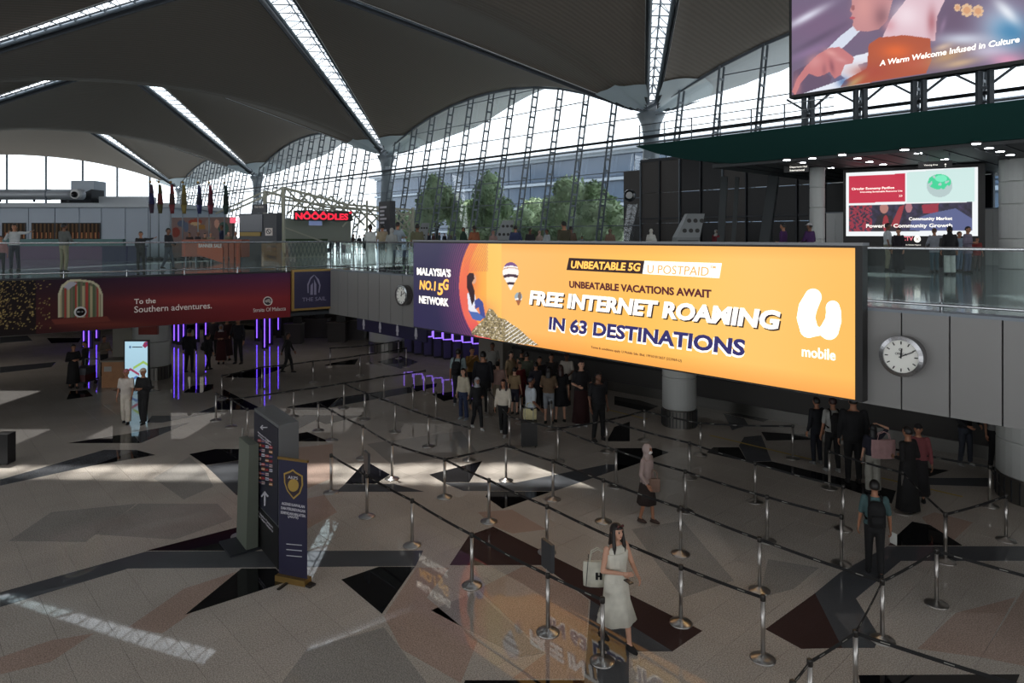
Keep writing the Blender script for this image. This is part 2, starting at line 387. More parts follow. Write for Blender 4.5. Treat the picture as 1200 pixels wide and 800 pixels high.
n.links.new(wv.outputs['Fac'], bp_.inputs['Height']); n.links.new(bp_.outputs[0], b_.inputs['Normal'])
mxx = n.nodes.new('ShaderNodeMapRange'); mxx.inputs[3].default_value=.88; mxx.inputs[4].default_value=1.05; n.links.new(wv.outputs['Fac'], mxx.inputs[0])
mm = n.nodes.new('ShaderNodeMix'); mm.data_type='RGBA'; mm.blend_type='MULTIPLY'; mm.inputs[0].default_value=1; mm.inputs[6].default_value=lin((104,95,87))+(1,); n.links.new(mxx.outputs[0], mm.inputs[7]); n.links.new(mm.outputs[2], b_.inputs['Base Color'])
M_top = mat('roof_top', (150,152,155), .6)
M_steel = mat('grey_steel', (118,126,134), .45, .3)
M_steeld = mat('dark_steel', (44,47,52), .5, .4)
M_white = mat('white_paint', (205,208,210), .5)
M_skyglass = glass('skylight_glass', (.95,.98,1.0), .04)
M_facglass = glass('facade_glass', (.93,.97,1.0), .05)
def gapw(r): return .8+2.5*max(0,(1-r))**.8
def P3(a, b, cs, cp, dz=0.0):
    s = cs+a*LS/2; p = cp+b*LP/2; q = UN(s, p); z = zab(max(-1,min(1,a)), b) if abs(b) <= 1 else zab(a, 2-abs(b))
    return Vector((q.x, q.y, z+dz))
ROOF = empty('ceiling', UN(SA, PA, ZC), kind='structure')
def sector(cs, cp, ax, sg, rmax=1.004, nr=20, nt_=20, r0=.1):
    mb = MB(); rows = []
    for i in range(nr+1):
        r = r0+(rmax-r0)*(1-(1-i/nr)**1.35); T_ = max(r-gapw(r)/30, .002); rows.append([(r, -T_+2*T_*j/nt_) for j in range(nt_+1)])
    for th in (0, .9):
        vs = []
        for row in rows:
            for r, t in row:
                a, b = (sg*r, t) if ax == 0 else (t, sg*r)
                vs.append(P3(a, b, cs, cp, th))
        k = nt_+1; mb.m = 0 if th == 0 else 1
        mb.add(vs, [(i*k+j, i*k+j+1, (i+1)*k+j+1, (i+1)*k+j) for i in range(nr) for j in range(nt_)])
    # rims along both cut edges
    mb.m = 1; N = (nr+1)*(nt_+1); k = nt_+1
    for j in (0, nt_):
        for i in range(nr): mb.f.append((i*k+j, (i+1)*k+j, N+(i+1)*k+j, N+i*k+j)); mb.mi.append(1)
    return mb.build('roof_shell', [M_soff, M_top], ROOF, smooth=True)
def skylight(cs, cp, sa, sb, nseg=20, r0=.1, detail=True):
    """lens shaped skylight rising along the diagonal of a bay, from the column to the crown"""
    root = empty('skylight', P3(sa*.5, sb*.5, cs, cp), kind='structure')
    for side in (1, -1):
        fr, ln, dk = MB(), MB(), MB()
        prev = None
        for i in range(nseg+1):
            r = r0+(.985-r0)*i/nseg; w_ = gapw(r)/30
            def q(k, dz): 
                return P3(sa*(r-(k if side > 0 else 0)), sb*(r-(k if side < 0 else 0)), cs, cp, dz)
            cur = (q(w_*.74, .42), q(w_*1.0, -.04), q(w_*.97,.38))
            if prev:
                fr.tube(prev[0], cur[0], .17, n=6, caps=False); ln.tube(prev[1]+Vector((0,0,.02)), cur[1]+Vector((0,0,.02)), .045, n=5, caps=False)
                dk.bar(prev[2], cur[2], .08, .9)
            prev = cur
        fr.build('edge_tube', M_steel, root, smooth=True); ln.build('edge_trim', M_white, root); dk.build('gutter_beam', M_steeld, root)
    rg, gl = MB(), MB(); pv = None
    for i in range(nseg+1):
        r = r0+(.97-r0)*i/nseg; w_ = gapw(r)/30
        A, B = P3(sa*(r-w_*.8), sb*r, cs, cp, .45), P3(sa*r, sb*(r-w_*.8), cs, cp, .45); C = (A+B)/2+Vector((0,0,.7)); D = (A+B)/2+Vector((0,0,.15))
        rg.tube(A, B, .05, n=5); rg.tube(A, C, .04, n=4); rg.tube(B, C, .04, n=4)
        A2, B2 = A+(A-B)*.15+Vector((0,0,.8)), B+(B-A)*.15+Vector((0,0,.8))
        if pv:
            gl.add([pv[0], pv[1], B2, A2], [(0,1,2,3)]); rg.tube(pv[2], C, .07, n=5)
            if i % 2: rg.tube(pv[3], D+(B-A)*.42, .03, n=4); rg.tube(pv[3], D-(B-A)*.42, .03, n=4)
        pv = (A2, B2, C, D)
    rg.build('truss', M_steel, root); gl.build('glazing', M_skyglass, root)
for im in range(-2, 3):
    for ip in range(-2, 0):
        cs = SA+(im+.5)*LS; cp = PA+(ip+.5)*LP
        for ax in (0, 1):
            for sg in (1, -1): sector(cs, cp, ax, sg)
        for sa in (1, -1):
            for sb in (1, -1): skylight(cs, cp, sa, sb, nseg=26 if ip == -1 and -1 <= im <= 2 else 8)
for im in range(-2, 3):
    for ip in range(-2, 0):
        c = UN(SA+(im+.5)*LS, PA+(ip+.5)*LP); mb = MB(); mb.prism([(c.x+3.6*math.cos(t*math.pi/8), c.y+3.6*math.sin(t*math.pi/8)) for t in range(16)], ZC+RISE-.2, ZC+RISE+.9)
        mb.build('crown_disc', M_steel, ROOF)
for im in range(-2, 3):          # overhang outside the glass: half bays, cut off at an arc
    cs = SA+(im+.5)*LS; cp = PA+.5*LP
    mb = MB(); nr, nt_ = 8, 24
    for th, mi in ((0,0),(.9,1)):
        vs = []
        for j in range(nt_+1):
            a = -1+2*j/nt_
            for i in range(nr+1): vs.append(P3(a, -1+i/nr*(.10+.34*math.sqrt(max(0,1-a*a*.97))), cs, cp, th))
        k = nr+1; mb.m = mi; mb.add(vs, [(j*k+i, j*k+i+1, (j+1)*k+i+1, (j+1)*k+i) for j in range(nt_) for i in range(nr)])
    mb.build('roof_overhang', [mat('overhang_soffit',(170,175,180),.7), M_top], ROOF, smooth=True)
# pale collars where the shell comes down to each column, and the columns
M_collar = mat('collar_panel', (176,188,196), .5)
M_colm = mat('column_cladding', (128,136,142), .4, .2)
def roof_column(s, p, lab, foot=0.0, n=1):
    o = empty('column', UN(s, p, foot), kind='structure')
    mb = MB(); nr, na = 8, 72; vs = []
    for i in range(nr+1):
        r = .35+4.2*i/nr
        for j in range(na):
            t = 2*math.pi*j/na; ds, dp = math.cos(t)*r*1.05, math.sin(t)*r
            q = UN(s+ds, p+dp); z = roofz(s+ds, p+dp)-.12; vs.append((q.x, q.y, z))
    def open_(i, j):                  # left open under the skylights
        r, t = .35+4.2*(i+.5)/nr, 2*math.pi*(j+.5)/na; return abs(abs(math.cos(t)*r*1.05)*24-abs(math.sin(t)*r)*19.2)/30.7 < .5 and r > .8
    mb.add(vs, [(i*na+j, i*na+(j+1)%na, (i+1)*na+(j+1)%na, (i+1)*na+j) for i in range(nr) for j in range(na) if not open_(i, j)]); mb.build('collar', M_collar, o, smooth=True)
    c = UN(s, p); mb = MB(); mb.lathe([(.95,foot),(.92,6),(.72,11),(.6,13.6),(.75,14.8),(1.15,15.7)], (c.x,c.y,0), 20); mb.build('shaft', M_colm, o, smooth=True)
for k in range(0, 4): roof_column(SA+k*LS, PA, '')
roof_column(SA, PA-LP, ''); roof_column(SA+LS, PA-LP, ''); roof_column(SA+2*LS, PA-LP, ''); 
# ============================================================ GLASS FACADE
LEAN = .18; P0 = 42.2
def facade_p(z): return P0+LEAN*(z-6)
def ztop(s):
    z = 16.0
    for _ in range(12): z = roofz(s, facade_p(z))-.02
    return z
M_mull = mat('mullion_paint', (96,104,112), .5, .2)
def facade(name, s0, ks, z0=MEZ, panes=True):
    root = empty(name, UN(s0, P0, z0), kind='structure'); rowz = [z0+2.15*i for i in range(9)]
    for k in ks:
        s = s0+3.2*k; zt = ztop(s)
        if k % 12:
            mb = MB(); a0, a1 = UN(s, facade_p(z0)-.3, z0), UN(s, facade_p(zt)-.3, zt-.1); b0, b1 = UN(s, facade_p(z0)+.3, z0), UN(s, facade_p(zt)+.3, zt-.1)
            mb.tube(a0, a1, .085, n=6); mb.tube(b0, b1, .085, n=6); nn = int((zt-z0)/.95)
            for i in range(1, nn): t = i/nn; mb.bar(a0.lerp(a1,t), b0.lerp(b1,t), .1, .16)
            mb.build('mullion', M_mull, root)
        if (k+1) not in ks and k != ks[-1]: continue
        s2 = s+3.2
        if k == ks[-1]: continue
        zt2 = ztop(s2)
        for i, za in enumerate(rowz):
            zb = za+2.15; l0, l1 = min(zb, zt), min(zb, zt2)
            if za >= max(zt, zt2)-.05: break
            if za < min(zt, zt2): 
                tb = MB(); tb.bar(UN(s, facade_p(za)+.3, za), UN(s2, facade_p(za)+.3, za), .07, .07); tb.build('transom', M_mull, root)
            e = .03
            q = [UN(s+e, facade_p(za)+.42, za), UN(s2-e, facade_p(za)+.42, za), UN(s2-e, facade_p(l1)+.42, max(l1,za)), UN(s+e, facade_p(l0)+.42, max(l0,za))]
            pb = MB(); pb.add(q, [(0,1,2,3)]); pb.build('pane', M_facglass, root)
        hb = MB(); hb.bar(UN(s, facade_p(zt)-.1, zt-.12), UN(s2, facade_p(zt2)-.1, zt2-.12), .12, .2); hb.build('head_bar', M_mull, root)
    # stout wind beam about halfway up
    wb = MB(); zz = 13.6; a, b = UN(s0+3.2*ks[0], facade_p(zz)-.6, zz), UN(s0+3.2*ks[-1], facade_p(zz)-.6, zz)
    wb.tube(a, b, .11, n=8); wb.tube(a+Vector((0,0,-.5)), b+Vector((0,0,-.5)), .04, n=5); wb.build('wind_beam', M_steeld, root)
facade('window_1', SA, list(range(0, 13)))
facade('window_2', SA+LS, list(range(0, 13)))
facade('window_3', SA+2*LS, list(range(0, 13)))
facade('window_4', SA-LS, list(range(2, 13)))
# end wall at the far end of the hall
ew = empty('window_5', UN(SA+3*LS, PA-LP/2, MEZ), kind='structure'); sE = SA+3*LS
for k in range(0, 10):
    p = PA-5.7*k; z = roofz(sE, p)
    if k: MB().bar(UN(sE, p, MEZ), UN(sE, p, z), .22, .3).build('mullion', M_mull, ew)
    if k < 9:
        z2 = roofz(sE, p-5.7)
        MB().add([UN(sE,p,MEZ), UN(sE,p-5.7,MEZ), UN(sE,p-5.7,z2), UN(sE,p,z)], [(0,1,2,3)]).build('pane', M_facglass, ew)
for zz in (9.3, 13.2): MB().bar(UN(sE, PA, zz), UN(sE, PA-51, zz), .08).build('transom', M_mull, ew)
# walls behind the viewer that shut the hall
M_wall = mat('rear_wall_paint', (120,118,115), .8)
def wallq(name, a, b, z0, z1, m=M_wall, th=.4):
    bd = Board(a, b); mb = MB(); bd.slab(mb, 0, bd.L, z0, z1, 0, th); return mb.build(name, m, kind='structure')
wallq('wall_back', UN(SA+2.4*LS, PA-2*LP+2).xy, UN(SA-1.6*LS, PA-2*LP+2).xy, -.3, 6.5)
wallq('wall_right', UN(SA-1.6*LS, PA-2*LP+2).xy, UN(SA-1.6*LS, PA-2).xy, -.3, 6.5)
# ============================================================ UPPER LEVEL (mezzanine)
def fline(px, ref='r'):
    k = (px-600)/F; x0, y0 = 6.2, 12.2; dx, dy = -.6845, .729; t = (k*y0-x0)/(dx-k*dy); return Vector((x0+dx*t, y0+dy*t))
FR, FC = fline(1500), fline(388)
LD = Vector((-.82, -.5724)).normalized()
def lline(t): return FC+LD*t
FLl = lline(24)
M_mezfl = mat('upper_floor_stone', (128,140,142), .08, noise=.12, nscale=.6)
M_under = mat('soffit_dark', (38,37,36), .8)
far = [UN(SA+3*LS, 44).xy, UN(-30, 44).xy, UN(-40,25).xy]
slab = [FR, FC, FLl, Vector((-75, 30)), UN(SA+3*LS, PA-LP).xy]+[far[0], UN(-10,43.5).xy, UN(-22,20).xy]
mb = MB(); mb.prism([tuple(p) for p in slab], MZB+.25, MEZ-.004); mb.build('floor_upper', [M_under], kind='structure')
UPF = bpy.data.objects['floor_upper']
tb = MB()
tb.prism([tuple(p) for p in slab], MEZ-.003, MEZ); tb.build('floor_finish', M_mezfl, UPF)
mb = MB(); mb.prism([tuple(p) for p in slab], MZB+.1, MZB+.24); mb.build('ceiling_lower', M_under, kind='structure')
# fascia panels, each its own
M_pan = mat('fascia_panel', (128,127,126), .45, .15)
fb = Board(FC, FR); 
FAS = empty('trim_1', fb.pt(0, MZB), kind='structure')
seams = []
uR = fb.px(1007,400)[0]; PWD = (fb.px(1176.5,400)[0]-uR)/3
kk = -int(uR/PWD)-1
u = uR+kk*PWD
while u < fb.L:
    a, b = max(u,0.0)+.012, u+PWD-.012
    if b > .1: o_ = MB(); fb.slab(o_, a, b, MZB, MEZ, 0, .09); o_.build('fascia_panel', M_pan, FAS)
    u += PWD
bk = MB(); fb.slab(bk, 0, fb.L, MZB-.02, MEZ+.0, -.3, .0); bk.build('fascia_backing', M_steeld, FAS)
ed = MB(); fb.slab(ed, 0, fb.L, MEZ, MEZ+.05, -.25, .1); ed.build('edge_strip', M_steel, FAS)
M_rail = mat('rail_steel', (190,194,198), .25, .9); M_railglass = glass('rail_glass', (.90,.96,.95), .02, .015, (.45,.55,.55))
def railing(name, bd, u0, u1, lab, step=1.6, out=.02, grp='glass railings', zb=MEZ, h=1.1):
    r = empty(name, bd.pt((u0+u1)/2, zb, out), lab, 'railing', grp)
    n = max(1, round((u1-u0)/step)); st = (u1-u0)/n
    for i in range(n):
        a, b = u0+i*st+.02, u0+(i+1)*st-.02; g = MB(); bd.slab(g, a, b, zb+.08, zb+h-.04, out-.006, out+.006); g.build('glass_pane', M_railglass, r)
    hr = MB(); hr.tube(bd.pt(u0,zb+h,out), bd.pt(u1,zb+h,out), .03, n=10); hr.build('handrail', M_rail, r, smooth=True)
    lo = MB(); lo.tube(bd.pt(u0,zb+.17,out+.06), bd.pt(u1,zb+.17,out+.06), .022, n=8); lo.build('bottom_rail', M_rail, r, smooth=True)
    for i in range(n+1):
        p = MB(); p.bar(bd.pt(u0+i*st,zb,out+.03), bd.pt(u0+i*st,zb+.22,out+.03), .05, .02); p.build('glass_clamp', M_rail, r)
railing('glass_railing', fb, 0, fb.L-2, 'glass railing with steel handrail above the large orange screen', 1.75)
lb = Board(FLl, FC)
railing('glass_railing', lb, 0, lb.L, 'glass railing with steel handrail above the sunset banner', 1.75)
bk = MB(); lb.slab(bk, 0, lb.L, MZB-.02, MEZ+.02, -.3, 0); bk.build('trim_2', M_steeld, kind='structure')
# ============================================================ ORANGE SCREEN
M_frame = mat('screen_frame', (26,24,24), .5)
M_scr = picture_mat('screen_picture', 1.0)
M_prt = picture_mat('printed_picture', 0, .6)
M_prt.node_tree.nodes['Principled BSDF'].inputs['Specular IOR Level'].default_value = .15
def em(name, rgb, k=1.0): return mat('glow_'+name, rgb, .5, emit=k)
E_white = em('white', (255,250,240)); E_navy = em('navy', (42,38,92)); E_black = em('black', (40,22,24)); E_orange = em('orange', (255,190,90)); E_plum = em('plum', (74,20,32)); E_tan=em('tan',(216,150,84))
BX0, BX1 = 484.5, 1003.5
b2 = Board(fb.pt(0,0,.343).xy, fb.pt(fb.L,0,.343).xy)      # the plane of the screen's face
u0 = b2.px(BX0, 300)[0]; u1 = b2.px(BX1, 300)[0]; zt_ = 5.84; zb_ = b2.px(1003, 469.0)[1]
bill = empty('advertising_screen', fb.pt((u0+u1)/2, zb_, .15), 'long glowing orange LED advertising screen for free internet roaming on the upper level edge', 'screen')
mb = MB(); fb.slab(mb, u0, u1+.10, zb_-.02, zt_, .1, .34); mb.build('screen_housing', M_frame, bill)
mb = MB(); fb.slab(mb, u0-.02, u1+.12, zt_, zt_+.05, .08, .37); mb.build('top_cap', mat('cap_metal',(120,122,125),.4,.6), bill)
def paint_bill(X, Y):
    C = np.zeros((len(X),3)); t = (X-485)/518.0
    top = 284+t*5; bot = 383+t*86; v = (Y-top)/(bot-top)
    C[:] = np.array((255,196,98)); C += np.stack([0*X, 6*np.sin(X/60), 8*np.sin(X/45+1)],1)
    k = np.clip((v-.86)/.14, 0, 1)[:,None]; C[:] = C*(1-k*.8)+np.array((250,160,70))*k*.8
    k = np.clip((.10-v)/.10, 0, 1)[:,None]; C[:] = C*(1-k*.6)+np.array((252,170,75))*k*.6
    # warm light behind the sitting woman
    m = (X > 536) & (X < 588); C[m] = np.array((255,176,70))
    k = np.clip((X-552)/36, 0, 1)[:,None]; C[m] = (C*(1-k*.6)+np.array((250,205,110))*k*.6)[m]
    m = (X > 570) & (X < 588); put(C, m, (252,212,110), .6)
    # red crescent of the ring
    e1 = inell(X, Y, 592, 335, 54, 78); e0 = inell(X, Y, 600, 332, 52, 72)
    m = (~e1) & (X < 588) ; 
    cres = e1 & ~e0 & (X < 575)
    kk = np.clip((Y-300)/60, 0, 1)[:,None]; cc = np.array((250,140,70))*(1-kk)+np.array((235,90,90))*kk
    C[cres] = cc[cres]
    st = e1 & (X < 572) & (X > 543) & (Y < 318) & (np.sin((X-.6*Y)*2.6) > 0); put(C, st, (214,110,80), .6)
    blob(C, X, Y, 549, 330, 12, 26, (240,110,80), .8)
    blob(C, X, Y, 560, 366, 20, 14, (245,130,90), .8)
    # navy left part with fine purple rings towards the edge
    nv = ~e1 & (X < 560); C[nv] = np.array((43,38,74))
    rr = np.sqrt(((X-592)/54)**2+((Y-335)/78)**2)
    g = np.clip((1.55-rr)/.5, 0, 1)*(X < 560)*nv; ring = (np.sin(rr*150) > .1)
    k = (g*np.where(ring, .75, .2))[:,None]; C[:] = C*(1-k)+np.array((150,70,120))*k
    # rock
    rk = inpoly(X, Y, [(553,388),(556,384),(566,375),(573,361),(578,363),(584,372),(592,374),(600,380),(608,385),(620,396),(632,405),(600,402),(553,392)])
    nz = .6*noise2(X+Y*.5, Y-X*.4, 1.7, 3)+.6*noise2(X*.8-Y, Y*1.3+X*.3, 3.1, 8)+np.random.RandomState(1).randn(len(X))*.25; C[rk] = np.stack([150+55*nz, 135+50*nz, 100+40*nz],1)[rk]
    put(C, rk & (nz > .9), (245,235,225)); put(C, rk & (nz < -.85), (70,60,60)); put(C, rk & (X > 592) & (np.sin(X*.9+Y*1.3) > .75), (250,245,240))
    # sitting woman
    put(C, inpoly(X,Y,[(547.5,344),(551,341),(556,343),(558,352),(556,360),(562,368),(553,370),(549,362)]), (235,235,245))
    put(C, inpoly(X,Y,[(556,352),(561,349),(566,354),(569,372),(564,374),(561,360),(557,362)]), (70,80,150))
    put(C, inpoly(X,Y,[(549,364),(560,366),(567,372),(563,376),(554,374)]), (80,110,180))
    put(C, inell(X,Y,555,327,3,5.5), (225,170,140))
    put(C, inpoly(X,Y,[(547,324),(550,319.5),(555,320),(556,326),(553,331),(556,340),(556,352),(553,358),(550,345),(547,336)]), (52,22,30))
    # balloons
    def bal(cx, cy, r, cols):
        b_ = inell(X,Y,cx,cy,r*.78,r) | inpoly(X,Y,[(cx-r*.7,cy+r*.4),(cx+r*.7,cy+r*.4),(cx+.6,cy+r*1.7),(cx-.6,cy+r*1.7)])
        put(C, b_, (255,250,246))
        for y0, y1, c in cols: put(C, b_ & (Y-.02*(X-cx)**2*1.2 > cy+y0*r) & (Y-.02*(X-cx)**2*1.2 < cy+y1*r), c)
    bal(598.5, 319, 12.0, [(-1,-.65,(120,80,140)),(-.5,-.42,(190,120,90)),(.15,.45,(70,40,60)),(.95,1.2,(60,30,50))])
    bal(607.5, 348, 5.6, [(-1,.2,(160,180,190)),(.6,1.7,(170,100,60))]); put(C, inell(X,Y,609,347,2,5), (130,110,100))
    return C
fb.picture('screen_picture', u0+.01, u1-.02, zb_+.01, zt_-.04, 620, 150, paint_bill, M_scr, bill, out=.346)
def BT(body, x0, yt, yb, x1, m, out=.352, nm='lettering', bold=.02, shear=0.0): return b2.text(body, x0, yt, yb, x1, m, bill, out-.343, nm, bold, shear)
BT("MALAYSIA'S", 489, 313, 322, 528.5, E_white, bold=.035); BT("NO.1", 492, 328, 339, 511, E_orange, bold=.03, shear=.1)
BT("5", 513, 331.5, 345.5, 519.5, E_orange, bold=.03, shear=.1); BT("G", 519.5, 326.5, 339.5, 526, E_orange, bold=.03, shear=.1); BT("NETWORK", 491.5, 346, 355, 526, E_white, bold=.035)
def bpoly(pts, m, nm, o=.349): q = MB(); b2.poly(q, pts, 0, o-.343); return q.build(nm, m, bill)
bpoly([(667,302),(755.5,305.5),(753,320.8),(664,316.3)], E_black, 'text_plate'); bpoly([(755.5,305.5),(846,308.3),(843,325.8),(753,320.8)], E_white, 'text_plate')
BT("UNBEATABLE 5G", 669.5, 305.3, 314.2, 751, E_orange, bold=.03, shear=.15)
BT("U POSTPAID", 759, 310, 320, 831, E_tan, bold=.0, shear=.1); BT("TM", 832.5, 311.2, 314.4, 839, E_tan)
BT("UNBEATABLE VACATIONS AWAIT", 667.5, 328.8, 337, 834, E_plum, bold=.035)
sh = BT("FREE INTERNET ROAMING", 621.8, 341.2, 358, 916.5, E_black, out=.349, bold=.045, shear=.15, nm='lettering_shadow')
BT("FREE INTERNET ROAMING", 620.5, 339.8, 356.6, 915, E_white, out=.356, bold=.045, shear=.15)
BT("IN 63 DESTINATIONS", 642.8, 371.5, 388, 873, E_white, out=.349, bold=.06, shear=.08, nm='lettering_outline')
BT("IN 63 DESTINATIONS", 643.5, 370.2, 386, 873.5, E_navy, out=.356, bold=.035, shear=.08)
BT("Terms & conditions apply. U Mobile Sdn. Bhd. 199101013657 (223969-U)", 693, 405, 408.5, 799, E_plum, bold=0)
BT("mobile", 940, 405, 417.5, 979.5, E_white, bold=.02)
# the U of the emblem: a fat rounded stroke
def stroke(pxs, rad, m, nm, board=fb, parent=bill, o0=.343, o1=.35, n=18):
    mb = MB()
    for (x0,y0,r0),(x1,y1,r1) in zip(pxs, pxs[1:]):
        for t in [i/5 for i in range(6)]:
            cx, cy, r = x0+(x1-x0)*t, y0+(y1-y0)*t, (r0+(r1-r0)*t)*rad
            board.poly(mb, [(cx+r*math.cos(2*math.pi*i/n), cy+r*math.sin(2*math.pi*i/n)) for i in range(n)], o0, o1)
    return mb.build(nm, m, parent)
stroke([(953,348,10),(947,360,11),(944.5,372,10.6),(948,385,10.6),(955,388,6),(963,388,4.5),(972,387,11),(976.5,376,9.6),(977,366,8.8),(976,360,8)], 1.0, E_white, 'emblem', b2, bill, 0, .007)
# ============================================================ SUNSET BANNER
bx = lb.px(0,350); r_u = lb.px(339.5,350)[0]; zbn = lb.px(339,372.5)[1]
ban = empty('advertising_banner', lb.pt(r_u-6, MZB, .1), 'long dark red and purple sunset banner along the walkway edge reading Southern adventures', 'banner')
mb = MB(); lb.slab(mb, 0, r_u, MZB-.04, MEZ-.02, .0, .08); mb.build('banner_backing', M_frame, ban)
def paint_ban(X, Y):
    C = np.zeros((len(X),3)); top = 328-X*.032; bot = 389-X*.047; v = np.clip((Y-top)/(bot-top),0,1)
    k = v[:,None]; a = np.array((66,34,68)); b = np.array((118,40,46)); c = np.array((104,30,34))
    C[:] = np.where(k < .55, a+(b-a)*(k/.55), b+(c-b)*((k-.55)/.45))
    kk = np.clip((X-60)/260,0,1)[:,None]; C[:] = C*(.45+.6*kk)
    blob(C, X, Y, 230, 352, 90, 7, (140,52,48), .5); blob(C, X, Y, 120, 380, 70, 5, (120,60,40), .5)
    C[X < 42] *= .35
    rng = np.random.RandomState(3); g = (X < 60)
    for _ in range(260):
        cx = rng.rand()**1.5*60; cy = 328+rng.rand()*58; put(C, inell(X,Y,cx,cy,.7,.7), (150,130,80) if rng.rand() > .4 else (110,90,60))
    arch = inpoly(X,Y,[(68,372),(68,345),(72,334),(80,328),(92,327),(108,329),(116,334),(120,344),(121,372)])
    put(C, arch, (96,90,76)); put(C, arch & (np.sin(X*1.1) > .2), (70,84,60)); put(C, arch & (np.sin(X*.7+2) > .5) & (Y > 335), (150,140,110))
    put(C, arch & (np.sin(X*.5+1) > .8), (140,50,46)); put(C, arch & inpoly(X,Y,[(72,334),(82,327),(90,332),(80,340)]), (150,150,160))
    rim = arch & ~inpoly(X,Y,[(70.5,372),(70.5,346),(74,336),(81,330.5),(92,329.5),(107,331),(114,336),(118,345),(119,372)]); put(C, rim, (170,165,140))
    put(C, inpoly(X,Y,[(60,374),(125,370),(130,376),(100,378),(64,380)]), (96,42,34))
    return C
lb.picture('printed_picture', lb.px(-60,350)[0], r_u, MZB-.03, MEZ-.03, 420, 70, paint_ban, M_prt, ban, out=.085)
P_white = mat('print_white', (215,205,200), .5); P_gold = mat('gold_frame', (150,122,70), .4, .6); P_navy = mat('print_navy', (34,30,62), .5); P_grey = mat('print_grey', (130,125,150), .5)
lb.text("To the", 157, 350, 356, 182, P_white, ban, .09, bold=.012); lb.text("Southern adventures.", 157, 358.6, 366, 247.5, P_white, ban, .09, bold=.005); lb.text("Straits Of Malacca", 296, 361, 365.5, 334, P_white, ban, .09, bold=0)
q = MB(); lb.poly(q, [(313+5.4*math.cos(t*.35), 352.5+5.4*math.sin(t*.35)) for t in range(18)], .085, .095); q.build('emblem', P_white, ban)
q = MB(); lb.poly(q, [(313+4.4*math.cos(t*.35), 352.5+4.4*math.sin(t*.35)) for t in range(18)], .09, .1); q.build('emblem', mat('print_dark',(40,26,36),.5), ban)
stroke([(311.5,352.5,1.6),(314,351.5,1.8),(315.5,353.5,1.2)], 1, P_white, 'emblem', lb, ban, .095, .105, 10)
# dome camera on the banner
def lens_cam(bd, x, y, r, lab, out=.08):
    u, z = bd.px(x,y); o = empty('dome_camera', bd.pt(u,z,out), lab, 'camera'); a, b = bd.pt(u,z,out), bd.pt(u,z,out+.08); c = bd.pt(u,z,out+.2)
    q = MB(); q.tube(a, b, r, r*.95, n=20); q.build('housing', mat('cam_white',(190,190,190),.4), o); q = MB(); q.ball(b, (r*.75,r*.75,r*.75), 16, 10); q.build('dome', mat('cam_dome',(12,12,14),.08), o)
lens_cam(lb, 94, 365, .17, 'round dark dome camera with a pale ring on the sunset banner')
# framed sail sign
sb = Board(lb.pt(lb.px(340,340)[0], 0, .1).xy, fb.pt(-.0, 0, .12).xy)
ua, ub = sb.px(341,340)[0], sb.px(388,340)[0]; zA, zB = sb.px(364,362.5)[1], sb.px(364,315.3)[1]
sail = empty('framed_sign', sb.pt((ua+ub)/2, zA, .1), 'navy sign in a gold frame with a sail shaped emblem at the walkway corner', 'sign')
q = MB(); sb.slab(q, ua, ub, zA, zB, 0, .12); q.build('frame', P_gold, sail)
q = MB(); sb.slab(q, ua+.08, ub-.08, zA+.08, zB-.08, .05, .13); q.build('sign_panel', P_navy, sail)
sb.text("THE SAIL", 352.5, 348.5, 353, 380.5, P_grey, sail, .135, bold=0); pass
for pts in ([(359,343),(358.5,333),(362,325),(366.5,321.5),(366,323),(362.5,327),(360,334),(360,343)], [(366.5,321.5),(372,327),(374,334),(372.5,343),(371.5,342),(372.5,334),(370,328)], [(362,345),(362.5,334),(365,331),(365,345)], [(366.5,345),(366.5,327),(369,333),(369,345)]):
    q = MB(); sb.poly(q, pts, .128, .137); q.build('emblem', P_grey, sail)
# ============================================================ WALL CLOCKS
def clock(bd, x, y, R, lab, word=None):
    bo = Board(bd.pt(0,0,.31).xy, bd.pt(bd.L,0,.31).xy); u, z = bo.px(x, y); o = empty('wall_clock', bd.pt(u,z,.09), lab, 'clock', 'round wall clocks')
    C0 = lambda out: bd.pt(u, z, out)
    q = MB(); q.tube(C0(.08), C0(.30), R*1.0, R*1.0, n=40); q.build('case', mat('clock_case',(120,116,116),.25,.8), o, smooth=False)
    q = MB()
    for i in range(40):
        a, b = 2*math.pi*i/40, 2*math.pi*(i+1)/40
        f = lambda t, r, out: bd.pt(u+math.cos(t)*r, z+math.sin(t)*r, out)
        q.hexa([f(a,R*.84,.29), f(b,R*.84,.29), f(b,R*1.06,.29), f(a,R*1.06,.29), f(a,R*.84,.345), f(b,R*.84,.345), f(b,R*1.04,.33), f(a,R*1.04,.33)])
    q.build('bezel', mat('clock_bezel',(150,150,152),.2,.9), o)
    q = MB(); q.tube(C0(.30), C0(.31), R*.85, n=40); q.build('dial', mat('clock_dial',(232,232,226),.5), o)
    mk = mat('clock_black',(14,14,14),.5)
    def hand(t, r0, r1, w_, out, nm):
        d = Vector((math.sin(t), math.cos(t))); s = Vector((d.y,-d.x)); q = MB()
        pts = [d*r0-s*w_, d*r0+s*w_, d*r1+s*w_, d*r1-s*w_]; bd.poly(q, [(u+p.x, z+p.y) for p in pts], out, out+.008, True); q.build(nm, mk, o)
    for i in range(12): hand(i*math.pi/6, R*.62, R*.78, R*.026, .311, 'hour_mark')
    hand(math.radians(63), -R*.1, R*.66, R*.022, .325, 'minute_hand'); hand(math.radians(5), -R*.1, R*.42, R*.035, .318, 'hour_hand')
    return o
ck = clock(fb, 1056, 417.5, .325, 'large round steel wall clock on the fascia beside the orange screen')
